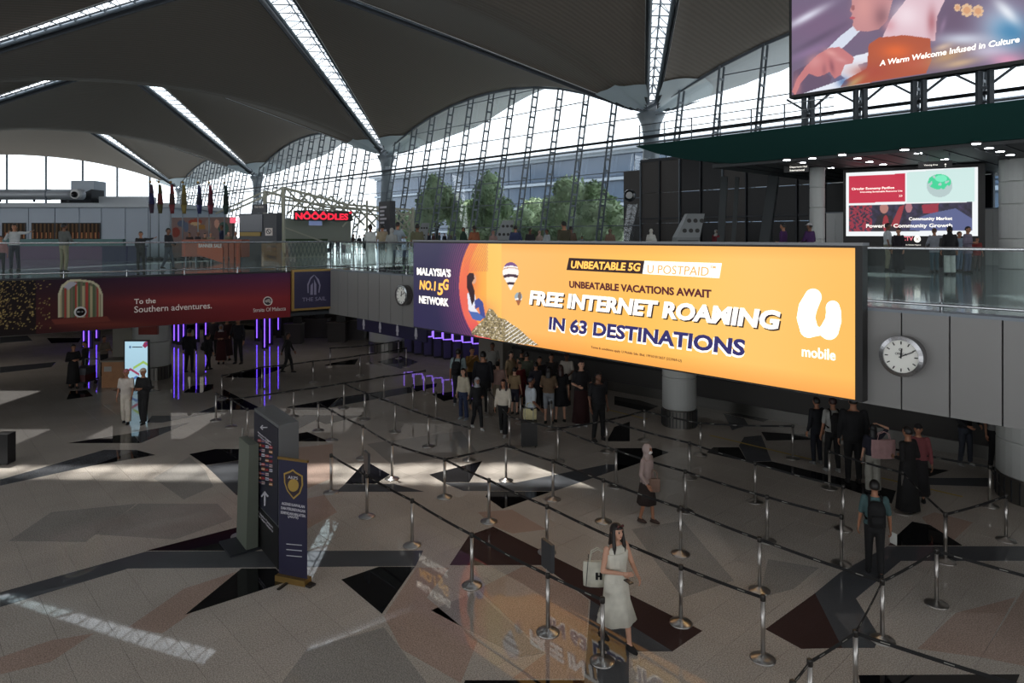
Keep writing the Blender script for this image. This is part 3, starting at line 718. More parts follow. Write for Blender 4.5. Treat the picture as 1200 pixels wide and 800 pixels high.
Board(fb.pt(0,0,.311).xy, fb.pt(fb.L,0,.311).xy).text('OMEGA', 1049, 412.5, 415.2, 1062.5, mat('clock_black'), ck, .001, bold=0); Board(fb.pt(0,0,.311).xy, fb.pt(fb.L,0,.311).xy).text('Q', 1053.5, 407.5, 411.5, 1057.5, mat('clock_black'), ck, .001, bold=0)
clock(fb, 470.5, 346, .33, 'round steel wall clock on the fascia between the framed sail sign and the orange screen')
# ============================================================ TOP SCREEN on posts over the canopy
pA = UN(0, 28).xy; tb0 = Board((pA-U_.xy*-60), (pA-U_.xy*60))
tb0 = Board((UN(60,28)).xy, (UN(-30,28)).xy)
a_ = tb0.px(928, 60)[0]; b_u = a_+19.0; z0_ = tb0.px(928,111.5)[1]; z1_ = z0_+7.3
top = empty('advertising_screen', tb0.pt((a_+b_u)/2, z0_, 0), 'huge LED screen with a smiling woman above the green canopy', 'screen')
q = MB(); tb0.slab(q, a_-.12, b_u, z0_-.12, z1_+.12, -.5, .0); q.build('screen_housing', M_frame, top)
def paint_top(X, Y):
    C = np.zeros((len(X),3)); C[:] = (112,98,124); B = lambda *a, **k: blob(C, X, Y, *a, **k)
    B(960,30,60,30,(120,95,125),.9); B(945,20,30,5,(225,225,240),.9,-.5); B(960,45,40,4,(85,70,95),.6,-.5); B(950,60,34,5,(150,120,160),.6,-.4)
    B(1120,20,30,30,(105,85,110),.9); B(1175,30,30,30,(190,200,220),.9); B(1185,38,26,20,(60,130,175),.9); B(1180,14,20,7,(235,240,248),.9,.8)
    B(1130,46,34,8,(205,212,228),.9); B(1160,60,30,10,(205,200,220),.8); B(1180,70,22,8,(215,150,180),.9)
    B(978,-8,40,50,(170,110,115),0.0)
    put(C, inpoly(X,Y,[(928,113),(930,84),(945,76),(960,80),(975,90),(968,112)]), (100,80,105))
    put(C, inpoly(X,Y,[(940,110),(962,102),(990,92),(978,80),(1000,66),(1024,60),(1025,70),(1005,76),(1020,98),(960,118)]), (228,232,244))
    put(C, inpoly(X,Y,[(948,78),(985,42),(1003,28),(1008,36),(990,54),(955,80)]), (214,220,236))        # the raised cloth
    B(1000,80,16,9,(228,236,245),.8)
    # face in profile with throat
    put(C, inpoly(X,Y,[(999,-4),(998,6),(996,12),(999,16),(997,20),(1000,24),(999,30),(1004,36),(1018,37),(1030,34),(1040,24),(1046,0)]), (196,138,140))
    B(1012,8,12,20,(214,152,148),.8); B(1034,20,10,14,(120,80,90),.7)
    put(C, inell(X,Y,999,21,3.2,1.4), (186,84,98)); put(C, inell(X,Y,999.5,9,2.4,3), (160,100,104))
    put(C, inpoly(X,Y,[(1034,44),(1044,22),(1060,2),(1066,-6),(1110,-6),(1098,20),(1096,48),(1040,48)]), (222,190,200))
    B(1062,18,18,16,(240,220,228),.9,.3); B(1092,26,6,18,(176,110,120),.9); B(1042,30,8,8,(210,150,160),.7)
    # orange garment
    put(C, inpoly(X,Y,[(1018,52),(1030,44),(1060,41),(1090,45),(1092,70),(1085,86),(985,102),(990,94),(1016,80)]), (176,84,56))
    B(1050,60,20,10,(226,104,48),.9); B(1020,84,26,9,(170,70,56),.8); B(1075,74,18,8,(190,90,70),.7)
    B(1110,66,26,9,(190,150,110),.9,-.3); B(1125,74,24,5,(214,180,140),.8,-.2); B(1105,55,12,4,(230,200,170),.7,-.3)
    B(1000,97,16,4,(190,160,110),.8,-.6); B(988,96,8,7,(50,90,150),.7)
    # hand
    hnd = [(928,107),(934,92),(944,78),(958,64),(972,56),(984,55),(994,62),(1001,68),(999,74),(990,76),(985,88),(978,92),(972,84),(965,88),(958,90),(948,86),(938,98),(932,112)]
    put(C, inpoly(X,Y,hnd), (196,120,122)); B(955,72,10,8,(214,146,146),.8,-.5); B(974,62,9,4,(224,160,156),.8,.4); B(975,78,3,9,(140,80,92),.8,-.2); B(985,70,8,3,(214,150,150),.8,.3); B(966,82,3,8,(150,90,100),.6)
    B(934,100,5,12,(205,130,132),.7)
    # flower earring
    for cx, cy, r in ((1133,12,7),(1146,13,6.5),(1122,9,4)):
        for k in range(8): put(C, inell(X,Y,cx+r*.7*math.cos(k*.785),cy+r*.8*math.sin(k*.785),r*.34,r*.34), (224,186,150))
        put(C, inell(X,Y,cx,cy,r*.6,r*.6), (214,160,120))
    B(1105,30,3,10,(170,140,170),.5,.3)
    return C
tb0.picture('screen_picture', a_, b_u-.1, z0_, z1_, 720, 280, paint_top, M_scr, top, out=.01)
tb0.text("A Warm Welcome Infused in Culture", 1031, 71, 77.5, 1195, E_white, top, .015, bold=.02, shear=.12)
M_post = mat('post_steel', (66,72,78), .5, .5)
for x in [600+F*UN(SA-3.2*j, facade_p(13.2)).x/UN(SA-3.2*j, facade_p(13.2)).y for j in (4,5,6,7,8)]:
    u = tb0.px(x, 110)[0]
    for du in (-.17,.17): q = MB(); q.bar(tb0.pt(u+du, 9.6, -.3), tb0.pt(u+du, z0_-.1, -.3), .16, .16); q.build('post', M_post, top)
    q = MB(); q.bar(tb0.pt(u-.9, z0_-.1,-.3), tb0.pt(u, z0_-.75,-.3), .08); q.bar(tb0.pt(u+.9, z0_-.1,-.3), tb0.pt(u, z0_-.75,-.3), .08); q.build('knee_brace', M_post, top)
# ============================================================ GREEN CANOPY
M_green = mat('canopy_green', (34,68,64), .85, spec=.1)
can = empty('canopy', UN(0,28,9), 'dark green canopy with a pointed end over the upper level entrance', 'canopy')
cb = Board(UN(60,26).xy, UN(-40,26).xy)
ct = cb.px(745,168)[0]; cend = cb.px(1400,150)[0]
top_, low_ = [], []
us = [ct, ct+.8, ct+2, ct+4, ct+7, ct+11, ct+16, cend]
for i, u in enumerate(us):
    k = min(1, (u-ct)/3.5)**.7; top_.append((u, 10.25, 0.0)); low_.append((u, 10.2-.98*k, -.1-1.4*k))
mb = MB()
for i in range(len(us)-1):
    (ua_, za, oa), (ub_, zb2, ob) = top_[i], top_[i+1]; (uc, zc, oc), (ud, zd, od) = low_[i], low_[i+1]
    mb.hexa([cb.pt(uc,zc,oc), cb.pt(ud,zd,od), cb.pt(ud,zd,-9), cb.pt(uc,zc,-9), cb.pt(ua_,za,oa), cb.pt(ub_,zb2,ob), cb.pt(ub_,zb2,-9), cb.pt(ua_,za,-9)])
mb.build('canopy_body', M_green, can)
q = MB(); cb.slab(q, ct+3, cend, 9.1, 9.27, -16, -1.7); q.build('soffit', mat('canopy_soffit',(52,54,56),.6), can)
for i in range(34):
    u = ct+4+i*.9; q = MB(); cb.slab(q, u, u+.05, 9.07, 9.1, -15, -1.9); q.build('soffit_rib', M_steeld, can)
q = MB()
for i in range(7): q.tube(cb.pt(ct+.1+i*1.4,10.2,-.15), cb.pt(ct+.1+i*1.4,11.2,-.15), .03, n=6)
for zz in (10.55,10.87,11.2): q.tube(cb.pt(ct+.1,zz,-.15), cb.pt(ct+9,zz,-.15), .022, n=6)
q.build('roof_guard', M_post, can)
DLW = ['nearest the tip','second from the tip','just above the black hanging sign','first of four in a slanting line','second of four in a slanting line','third of four in a slanting line','last of four in a slanting line','above the middle of the second screen','above the mint half of the second screen','just over the top edge of the second screen','highest and furthest along','second highest beside the furthest','third in the string by the large column','last in the string, touching the large column','lowest, beside the white column']
for i, (x, y) in enumerate([(922,188),(940,191),(952,186),(987,182),(1005,186),(1019,190),(1035,193),(1060,176),(1076,180),(1107,187),(1144,169),(1159,174),(1172,178),(1184,182),(974,197)]):
    p = G(x, y, 9.08) if y < 277 else None
    Y = F*(CAMZ-9.085)/(y-HOR); p = Vector(((x-600)/F*Y, Y, 9.085)); q = MB(); q.tube(p, p+Vector((0,0,.02)), .13, n=12); q.m = 1; q.tube(p+Vector((0,0,.02)), p+Vector((0,0,.09)), .17, n=12); q.build('downlight', [em('lamp',(240,244,250),18.0), M_frame], None, label='round ceiling downlight under the green canopy, %s' % DLW[i], cat='light', group='downlights under the green canopy')
# ============================================================ SECOND SCREEN
s2 = Board((.49*31,31), (.68125*28.4,28.4))
c0, c1 = s2.px(991.5,240)[0], s2.px(1146,240)[0]; zt2, zb2_ = s2.px(992,202.5)[1], s2.px(992,275)[1]
scr = empty('advertising_screen', s2.pt((c0+c1)/2, MEZ, 0), 'LED screen with red and mint panels on the upper level under the canopy', 'screen')
q = MB(); s2.slab(q, c0-.12, c1+.25, MEZ, zt2+.15, -.5, 0); q.build('screen_housing', M_frame, scr)
def paint_s2(X, Y):
    C = np.zeros((len(X),3)); C[:] = (240,244,246); nz = noise2(X, Y, 5, 2)
    red = inpoly(X,Y,[(994.5,206.5),(1061,203.2),(1061,236),(994.5,238.2)]); put(C, red, (196,32,64))
    put(C, inpoly(X,Y,[(1062.5,202),(1142,196),(1142,236),(1062.5,237)]), (206,232,228))
    put(C, inell(X,Y,1101,217.5,15,13.5), (180,200,200)); put(C, inell(X,Y,1101,213,13.5,9)&(noise2(X,Y,4,5)>-.6), (60,210,150)); put(C, inell(X,Y,1103,209,7,4), (120,235,190))
    low = inpoly(X,Y,[(994.5,241),(1139,236.5),(1139,270),(994.5,271.5)]); C[low] = np.stack([40+14*nz, 34+12*nz, 58+18*nz],1)[low]
    put(C, low & (X < 1022) & (noise2(X,Y,2.5,7) > -.1), (150,40,60)); put(C, low & inell(X,Y,1036,244,5,6), (176,120,110)); put(C, low & inpoly(X,Y,[(1024,272),(1028,254),(1036,250),(1046,254),(1050,272)]), (36,26,34))
    put(C, low & inell(X,Y,1038,262,3.5,10), (150,40,50)); put(C, low & inpoly(X,Y,[(1044,264),(1054,242),(1060,240),(1052,268)]), (150,44,54)); put(C, low & inell(X,Y,1065,243,4,6), (170,110,120))
    put(C, low & inpoly(X,Y,[(1080,240),(1100,238),(1099,250),(1082,250)]), (150,40,60)); put(C, low & inpoly(X,Y,[(1068,258),(1090,250),(1120,244),(1139,256),(1139,270),(1066,270)]), (88,96,140))
    return C
s2.picture('screen_picture', c0, c1, zb2_-.06, zt2, 240, 120, paint_s2, M_scr, scr, out=.01)
s2.text("Circular Economy Pavilion", 998, 220, 223.5, 1048, E_white, scr, .015, bold=.02); s2.text("Innovating Sustainable Resource Use", 1008, 224, 226.5, 1057.5, E_white, scr, .015, bold=.01)
s2.text("Community Market", 1065, 254.5, 259.3, 1116, E_white, scr, .015, bold=.02); s2.text("Powering Community Growth", 1015, 262.5, 268, 1116, E_white, scr, .015, bold=.02); s2.text(">>", 1053.5, 228, 231, 1057.5, E_white, scr, .015)
s2.text("CTV", 1057, 277, 282, 1070, em('redwhite',(230,120,130)), scr, .015, bold=.02); s2.text("Grab the Malaysian Magazine", 1057, 286, 287.8, 1079, E_white, scr, .015)
q = MB(); s2.poly(q, [(1075+4*math.cos(t*.35), 280+4*math.sin(t*.35)) for t in range(18)], .0, .012); q.build('emblem', E_white, scr); s2.text("X", 1073, 278, 282, 1077, mat('clock_black'), scr, .02)
# ============================================================ PEOPLE
def remesh(mb, voxel, name, smooth_it=2):
    me = mb.mesh(name+'_tmp'); o = bpy.data.objects.new('tmp', me); TMP.collection.objects.link(o)
    r = o.modifiers.new('r', 'REMESH'); r.mode = 'VOXEL'; r.voxel_size = voxel; r.use_smooth_shade = True
    s = o.modifiers.new('s', 'SMOOTH'); s.factor = .5; s.iterations = smooth_it
    out = evald(o, 0); out.name = name
    bpy.data.objects.remove(o); bpy.data.meshes.remove(me); return out
def join_mesh(me, mb, name):
    """add the primitives of mb (material slots given by mb.mi) to a mesh"""
    n = len(me.vertices); co = np.zeros(n*3); me.vertices.foreach_get('co', co); co = co.reshape(-1,3)
    vs = [tuple(v) for v in co]+mb.v; fs = [tuple(p.vertices) for p in me.polygons]; k = len(fs); fs += [tuple(i+n for i in f) for f in mb.f]
    m2 = bpy.data.meshes.new(name); m2.from_pydata(vs, [], fs); m2.polygons.foreach_set('material_index', [0]*k+mb.mi); m2.polygons.foreach_set('use_smooth', [True]*len(fs)); m2.update()
    bpy.data.meshes.remove(me); return m2
def cloth(rgb): return mat('cloth_%d_%d_%d' % tuple(rgb), rgb, .85, noise=.12, nscale=9)
SKINS = {'fair': (196,150,126), 'tan': (160,112,86), 'brown': (112,76,58)}
def skin(k): return mat('skin_'+k, SKINS[k], .55)
M_eye = mat('eye_dark', (24,18,16), .3); M_lip = mat('lip', (150,80,74), .5); M_sole = mat('shoe_sole', (190,188,184), .7)
ARMS = {  # elbow, wrist for the +x arm (figure faces -y), in units of body height
 'down': ((.135,.015,.635), (.15,-.02,.49)), 'front': ((.14,.0,.64), (.055,-.14,.655)), 'bent': ((.145,-.03,.645), (.10,-.15,.60)),
 'up': ((.215,-.02,.93), (.085,.0,.985)), 'point': ((.21,-.02,.80), (.33,-.05,.83)), 'rail': ((.15,-.08,.67), (.09,-.20,.66)), 'phone': ((.15,-.05,.67), (.06,-.13,.80)),
 'back': ((.14,.06,.65), (.10,.11,.52)), 'swing': ((.13,-.05,.64), (.13,-.12,.52)), 'hold': ((.14,.01,.64), (.16,-.09,.54)), 'cuff': ((.13,.03,.64),(.09,-.10,.62)) }
LEGS = { 'stand': (((.055,-.01,.28),(.058,.01,.045)), ((.055,-.01,.28),(.058,.015,.045))),
 'apart': (((.07,-.012,.28),(.085,.0,.045)), ((.06,-.01,.28),(.07,.02,.045))),
 'walk': (((.05,-.07,.29),(.05,-.105,.05)), ((.05,.02,.285),(.05,.125,.075))),
 'step': (((.05,-.04,.285),(.05,-.06,.047)), ((.05,.01,.28),(.05,.07,.055))) }
def person(label, x, y, z, h, rot, skn='tan', top=((90,90,90),'long'), bottom=('trousers',(40,40,45)), hair=('short',(20,16,15)), arms=('down','down'), legs='stand',
           det=1, shoes=(30,28,28), group=None, build=1.0, extras=(), flare=0.0, pack=None, lean=0.0, yaw=0.0):
    """one standing figure: a continuous skin body with hands and face, clothes, hair and shoes as its parts; faces -y at rot 0"""
    vox = {2:.010, 1:.018, 0:.028}[det]; H = h; root = empty('person', (x,y,z), label, 'person', group); root.rotation_euler.z = rot
    b = build
    def V(p): return Vector((p[0]*H, p[1]*H-lean*max(0,p[2]-.5)*H, p[2]*H))
    sh = [(sx*.098*b, .0, .805) for sx in (1,-1)]
    A = []
    for i, sx in enumerate((1,-1)):
        e, w_ = ARMS[arms[i]]; A.append((V(sh[i]), V((sx*e[0]*(.5+.5*b),e[1],e[2])), V((sx*w_[0],w_[1],w_[2]))))
    Lg = []
    for i, sx in enumerate((1,-1)):
        k, a = LEGS[legs][i]; Lg.append((V((sx*.05,.0,.50)), V((sx*k[0],k[1],k[2])), V((sx*a[0],a[1],a[2]))))
    tors = [(.465,.075,.055),(.50,.088,.062),(.54,.094,.064),(.60,.078,.052),(.66,.082,.056),(.72,.094,.062),(.77,.096,.058),(.80,.092,.048),(.825,.055,.038),(.84,.032,.032),(.875,.029,.031)]
    def torso(mb, z0, z1, inf, n=14):
        zs = [t for t in tors if z0 <= t[0] <= z1]
        mb.loft([(V((0,.0,t[0])), (t[1]*b)*H+inf, t[2]*b*H+inf) for t in zs], n)
    # body
    mb = MB(); torso(mb, 0, 1, 0)
    for (s_, e_, w_) in A: mb.cap(s_, e_, .026*H*b, .021*H*b, 8); mb.cap(e_, w_, .021*H, .0145*H, 8)
    for (p_, k_, a_) in Lg: mb.cap(p_, k_, .044*H*b, .030*H, 9); mb.cap(k_, a_, .030*H, .019*H, 9); mb.cap(a_, a_+Vector((0,-.045*H,-.022*H)), .018*H, .014*H, 7)
    hc = V((0,-.008,.932)); cy, sy = math.cos(yaw), math.sin(yaw)
    def Hd(dx, dy, dz): return hc+Vector(((dx*cy-dy*sy)*H, (dx*sy+dy*cy)*H, dz*H))
    mb.ball(hc, (.046*H,.056*H,.062*H), 14, 10); mb.ball(Hd(0,-.016,-.028), (.034*H,.036*H,.034*H), 10, 8); mb.ball(Hd(0,-.036,-.045), (.016*H,.014*H,.014*H), 8, 6)
    if det: mb.cap(Hd(0,-.052,.004), Hd(0,-.061,-.014), .0055*H, .0085*H, 6); mb.ball(Hd(.047,.004,-.006), (.007*H,.012*H,.018*H), 6, 5); mb.ball(Hd(-.047,.004,-.006), (.007*H,.012*H,.018*H), 6, 5)
    body = remesh(mb, vox, 'person_body', 2 if det else 1)
    fx = MB()
    for i, (s_, e_, w_) in enumerate(A):           # hands: palm, four unequal bent fingers and a thumb off the side
        d = (w_-e_).normalized(); side = Vector((1 if i == 0 else -1, 0, 0)); nrm = d.cross(Vector((0,1,0)) if abs(d.y) < .8 else Vector((0,0,1))).normalized()
        if nrm.dot(side) < 0: nrm = -nrm             # back of the hand looks outward
        ac = d.cross(nrm).normalized()
        if ac.y > 0: ac = -ac                        # thumb side forward
        pc = w_+d*.026*H
        k0 = len(fx.v); fx.tube(w_-d*.006*H, w_+d*.05*H, .0145*H, .019*H, 8); 
        for q in range(k0, len(fx.v)):
            v = Vector(fx.v[q]); o_ = (v-pc).dot(nrm); fx.v[q] = tuple(v-nrm*o_*.5)
        for f, ln in enumerate((.040,.046,.043,.034)):
            bs = w_+d*.047*H+ac*(.0145-.0095*f)*H; m_ = bs+d*ln*.5*H-nrm*.006*H; t_ = m_+d*ln*.42*H-nrm*.016*H
            fx.tube(bs-d*.006*H, m_, .0053*H, .005*H, 6); fx.tube(m_, t_, .005*H, .0038*H, 6)
        tb_ = w_+d*.014*H+ac*.012*H; tm_ = tb_+d*.018*H+ac*.014*H; fx.tube(tb_, tm_, .0068*H, .006*H, 6); fx.tube(tm_, tm_+d*.02*H+ac*.004*H-nrm*.006*H, .006*H, .0045*H, 6)
    if det:
        fx.m = 1; fx.ball(Hd(.018,-.050,.006), .0066*H, 8, 6); fx.ball(Hd(-.018,-.050,.006), .0066*H, 8, 6)
        fx.bar(Hd(.009,-.054,.016), Hd(.028,-.047,.017), .003*H, .0045*H); fx.bar(Hd(-.009,-.054,.016), Hd(-.028,-.047,.017), .002*H, .003*H)
        fx.m = 2; fx.ball(Hd(0,-.0545,-.028), (.011*H,.004*H,.004*H), 8, 5)
    body = join_mesh(body, fx, 'person_body')
    link('body', body, root, [skin(skn), M_eye, M_lip])
    # shoes
    for (p_, k_, a_) in Lg:
        q = MB(); q.loft([(a_+Vector((0,-.028*H,-.043*H+.0)), .026*H, .068*H), (a_+Vector((0,-.028*H,-.030*H)), .027*H, .069*H), (a_+Vector((0,-.02*H,-.014*H)), .022*H, .052*H), (a_+Vector((0,.008*H,.004*H)), .021*H, .026*H)], 10)
        link('shoe', q.mesh('shoe', smooth=True), root, cloth(shoes))
    def part(name, mb, m, rm=True, vx=None):
        me = remesh(mb, vx or vox*1.15, name) if rm else mb.mesh(name, smooth=True)
        o = link(name, me, root, m if isinstance(m, list) else [m]); return o
    # bottoms
    kind, bc = bottom[0], bottom[1]
    if kind in ('trousers', 'jeans', 'shorts', 'wide'):
        mb = MB(); torso(mb, .46, .61, .010*H)
        for (p_, k_, a_) in Lg:
            mb.cap(p_, k_, .052*H*b, .040*H+(.012*H if kind == 'wide' else 0), 10)
            if kind != 'shorts': mb.tube(k_, a_.lerp(k_, .06)+Vector((0,0,-.012*H)), .040*H+(.012*H if kind == 'wide' else 0), .031*H+flare*H+(.02*H if kind == 'wide' else 0), 10)
        if kind == 'shorts': 
            pass
        part('trousers' if kind != 'shorts' else 'shorts', mb, cloth(bc))
    if kind in ('skirt', 'robe'):
        zh = bottom[2]; z1 = .61 if kind == 'skirt' else .80; mb = MB()
        rr = [(V((0,0,z1)), .082*H*b, .056*H*b), (V((0,0,.54)), .105*H*b, .078*H*b, .02, 7), (V((0,0,(.54+zh)/2)), .118*H*b, .10*H*b, .04, 7), (V((0,0,zh)), .135*H*b+flare*H, .12*H*b+flare*H, .06, 7)]
        if kind == 'robe': rr = [(V((0,0,.825)), .045*H, .04*H), (V((0,0,.80)), .10*H*b, .058*H)]+[(V((0,0,.66)), .086*H*b, .064*H*b)]+[(V((0,0,.60)), .084*H*b, .062*H*b)]+rr[1:]
        mb.loft(rr, 28); part('skirt' if kind == 'skirt' else 'robe', mb, cloth(bc), False)
    # tops
    if top:
        tc_, sl = top[0], top[1]; zlo = top[2] if len(top) > 2 else .52
        mb = MB(); torso(mb, min(zlo,.54), .81 if sl != 'strap' else .78, .016*H)
        if zlo < .5: mb.loft([(V((0,0,zlo)), .112*H*b, .088*H*b), (V((0,0,.54)), .102*H*b, .075*H*b), (V((0,0,.62)), .09*H*b, .065*H*b)], 14)
        if sl != 'strap':
            mb.loft([(V((0,0,.80)), .094*H*b+.01*H, .056*H), (V((0,0,.83)), .05*H, .046*H)], 12)
            for (s_, e_, w_) in A:
                mb.cap(s_, s_.lerp(e_, .98 if sl != 'short' else .8), .036*H*b, .031*H, 8)
                if sl == 'long': mb.tube(e_, e_.lerp(w_, .95), .029*H, .022*H, 8); mb.ball(e_, .030*H, 8, 6)
        else:
            for sx in (1,-1): mb.cap(V((sx*.06,-.03,.76)), V((sx*.062,.02,.82)), .008*H, .008*H, 6)
        part('top', mb, cloth(tc_))
    # hair and headwear
    hk, hcx = hair[0], hair[1]; hm = mat('hair_%d_%d_%d' % tuple(hcx), hcx, .45 if hk in ('short','long','bun') else .85)
    def shell(r, keep, extra=None):
        mb = MB(); n, m = 22, 14
        for j in range(m):
            for i in range(n):
                q = []
                for jj, ii in ((j,i),(j,i+1),(j+1,i+1),(j+1,i)):
                    th, ph = math.pi*jj/m, 2*math.pi*ii/n; q.append(Vector((math.sin(th)*math.cos(ph), math.sin(th)*math.sin(ph), math.cos(th))))
                c = sum(q, Vector())/4
                if keep(c):
                    o_ = [Hd(v.x*r[0], v.y*r[1]+.002, v.z*r[2]+.002) for v in q]; i_ = [Hd(v.x*r[0]*.86, v.y*r[1]*.86+.002, v.z*r[2]*.86) for v in q]
                    mb.hexa([i_[0],i_[1],i_[2],i_[3],o_[0],o_[1],o_[2],o_[3]])
        if extra: extra(mb)
        return mb
    if hk in ('short', 'long', 'bun'):
        kp = lambda c: c.z > .52 or (c.y > -.15 and c.z > (-.45 if c.y > .1 else .0)) 
        def ex(mb):
            if hk == 'long':
                L = hair[2] if len(hair) > 2 else .76
                for sx, yy, rx in ((0,.034,.044),(.034,.022,.018),(-.034,.022,.018)):
                    mb.loft([(Hd(sx,yy+.012,L-.932), rx*.75*H, .016*H), (Hd(sx,yy+.014,(L-.932)*.6), rx*1.02*H, .022*H), (Hd(sx,yy,-.03), rx*H, .026*H), (Hd(sx*.8,yy*.6,.03), rx*.8*H, .02*H)], 10)
                if len(hair) > 3:
                    for sx in (1,-1): mb.loft([(Hd(sx*.052,-.034,-.165), .010*H, .009*H), (Hd(sx*.052,-.032,-.11), .019*H, .016*H), (Hd(sx*.047,-.014,-.04), .015*H, .022*H), (Hd(sx*.040,-.008,.03), .012*H, .022*H)], 8)
            if hk == 'bun': mb.ball(Hd(0,.062,.02), .024*H, 8, 6)
        part('hair', shell((.052,.064,.068), kp, ex), hm, True, vox*.8 if det else vox)
    if hk == 'hijab':
        kp = lambda c: not (c.y < -.42 and -.75 < c.z < .5 and abs(c.x) < .62)
        def ex(mb):
            mb.loft([(V((0,.005,.70)), .098*H*b, .07*H), (V((0,.005,.76)), .112*H*b, .068*H), (V((0,.004,.81)), .085*H, .056*H), (V((0,.0,.85)), .045*H, .046*H), (V((0,0,.885)), .043*H, .046*H)], 16)
        part('headscarf', shell((.056,.067,.074), kp, ex), cloth(hcx), True, vox)
    if hk == 'cap':
        part('hair', shell((.051,.063,.062), lambda c: c.y > -.1 and -.45 < c.z < .5), mat('hair_20_16_15', (20,16,15), .45), True, vox)
        mb = shell((.054,.067,.070), lambda c: c.z > .22); mb.loft([(Hd(0,-.07,.018), .04*H, .035*H), (Hd(0,-.07,.024), .04*H, .035*H)], 12); part('cap', mb, cloth(hcx), True, vox*.8)
    for e in extras:
        if e == 'mask':
            q = MB(); q.ball(Hd(0,-.040,-.028), (.034*H,.026*H,.026*H), 12, 8); part('face_mask', q, cloth((215,215,215)), False)
        if e == 'glasses':
            q = MB(); 
            for sx in (1,-1): q.ball(Hd(sx*.020,-.046,.056), (.016*H,.008*H,.012*H), 10, 6)
            part('sunglasses', q, mat('shade_lens', (70,26,26), .15), False)
    if pack:           # worn bag: a thing of its own that lies against the back
        lab, col, (bw, bh, bd_) = pack; r = empty('backpack', (x,y,z), lab, 'backpack'); r.rotation_euler.z = rot
        q = MB(); q.loft([(V((0,.085+bd_/2,.555)), bw*.42*H, bd_*.4*H), (V((0,.085+bd_/2,.57)), bw*.5*H, bd_*.52*H), (V((0,.085+bd_/2,.57+bh*.75)), bw*.5*H, bd_*.5*H), (V((0,.08+bd_/2,.57+bh)), bw*.36*H, bd_*.36*H)], 16)
        link('bag_body', q.mesh('bag_body', smooth=True), r, cloth(col)); q = MB(); q.loft([(V((0,.10+bd_,.58)), bw*.34*H, bd_*.2*H), (V((0,.10+bd_,.58+bh*.45)), bw*.34*H, bd_*.2*H)], 12); link('front_pocket', q.mesh('front_pocket', smooth=True), r, cloth(col))
        for sx in (1,-1):
            q = MB(); pts = [(sx*.05,.085,.60),(sx*.062,.076,.72),(sx*.058,.055,.815),(sx*.056,.0,.842),(sx*.062,-.058,.80),(sx*.07,-.08,.72),(sx*.095,-.05,.64),(sx*.085,.06,.60)]
            for p_, q_ in zip(pts, pts[1:]): q.bar(V(p_), V(q_), .022*H, .008*H)
            link('strap', q.mesh('strap'), r, cloth(col))
    return root
def PL(px, py, z=0.0): g = G(px, py, z); return g.x, g.y
def P(label, px, head, feet, rot, z=0.0, **kw):
    x, y = PL(px, feet-1, z); h = (feet-head)/F*y; kw.setdefault('group', None)
    return person(label, x, y, z, h, rot, **kw)
PI = math.pi
K = dict
blk = (22,22,24)
# --- open floor
P('woman in a long white dress with sunglasses on her head walking by the belts', 722, 613, 757, .55, skn='fair', top=((205,202,190),'strap'), bottom=('robe',(205,202,190),.22), hair=('long',(26,18,16),.76,1), arms=('bent','front'), legs='walk', det=2, shoes=(26,24,24), extras=('glasses',), flare=.03)
P('woman in a pale headscarf and face mask with a dark brown skirt', 758, 521, 613, .9, skn='tan', top=((150,132,128),'long',.44), bottom=('skirt',(40,30,28),.25), hair=('hijab',(160,144,140)), arms=('down','hold'), legs='step', det=2, shoes=(60,44,38), extras=('mask',))
P('man in a teal shirt and black trousers seen from behind', 1025, 563, 675, PI-.35, skn='tan', top=((66,92,94),'short'), bottom=('trousers',blk), arms=('down','down'), legs='step', det=2, shoes=blk, pack=('black backpack on the back of the man in the teal shirt', (14,14,16), (.17,.24,.10)))
P('walker in white clothes with a black scarf and pink cap', 148, 433, 497, .2, skn='tan', top=((188,180,172),'short'), bottom=('wide',(190,182,170)), hair=('cap',(170,110,110)), arms=('swing','down'), legs='step', shoes=blk)
P('walker all in black with a cream cap', 168, 432, 497, -.1, skn='tan', top=((18,18,20),'long'), bottom=('wide',(16,16,18)), hair=('cap',(190,170,150)), arms=('front','front'), legs='step', shoes=blk)
P('dark figure in a long coat pushing luggage near the brown counter', 86, 404, 456, .9, top=((20,18,20),'long'), bottom=('robe',(20,18,20),.12), hair=('short',(20,16,15)), arms=('front','front'), legs='step')
P('traveller in dark top with tan bag beside the loaded luggage cart', 100, 400, 449, -.8, top=((32,30,34),'long'), bottom=('trousers',(24,24,28)), arms=('bent','down'))
P('staff member in a beige jacket behind the brown counter', 122, 394, 441, 1.2, top=((120,108,96),'long'), bottom=('trousers',(30,30,34)), hair=('bun',(20,16,15)), arms=('bent','front'))
P('dark silhouette of a man with arms slightly out under the sunset banner', 222, 386, 437, PI, top=((14,14,18),'long'), bottom=('trousers',(12,12,16)), legs='apart', build=1.1)
P('smaller dark figure with a backpack walking towards the purple lights', 244, 391, 435, PI-.4, top=((16,16,20),'long'), bottom=('trousers',(14,14,18)), legs='walk', pack=('dark backpack on the smaller figure near the purple lights', (20,20,24), (.17,.2,.1)))
P('figure in a dark red robe with a white headscarf under the walkway', 259, 381, 427, .3, top=((60,22,26),'long'), bottom=('robe',(62,22,26),.10), hair=('hijab',(150,145,150)), arms=('front','front'))
P('tall figure in a maroon robe beside the white headscarf under the walkway', 266, 372, 423, PI, top=((46,20,24),'long'), bottom=('robe',(46,20,24),.12))
P('traveller in a dark coat with white collar under the corner sign', 279, 372, 427, -.2, top=((26,26,34),'long'), bottom=('trousers',(16,16,20)), arms=('down','bent'), legs='apart')
P('dark figure with a pale face standing behind the maroon robe', 250, 372, 418, .2, top=((36,30,40),'long'), bottom=('trousers',(16,16,20)))
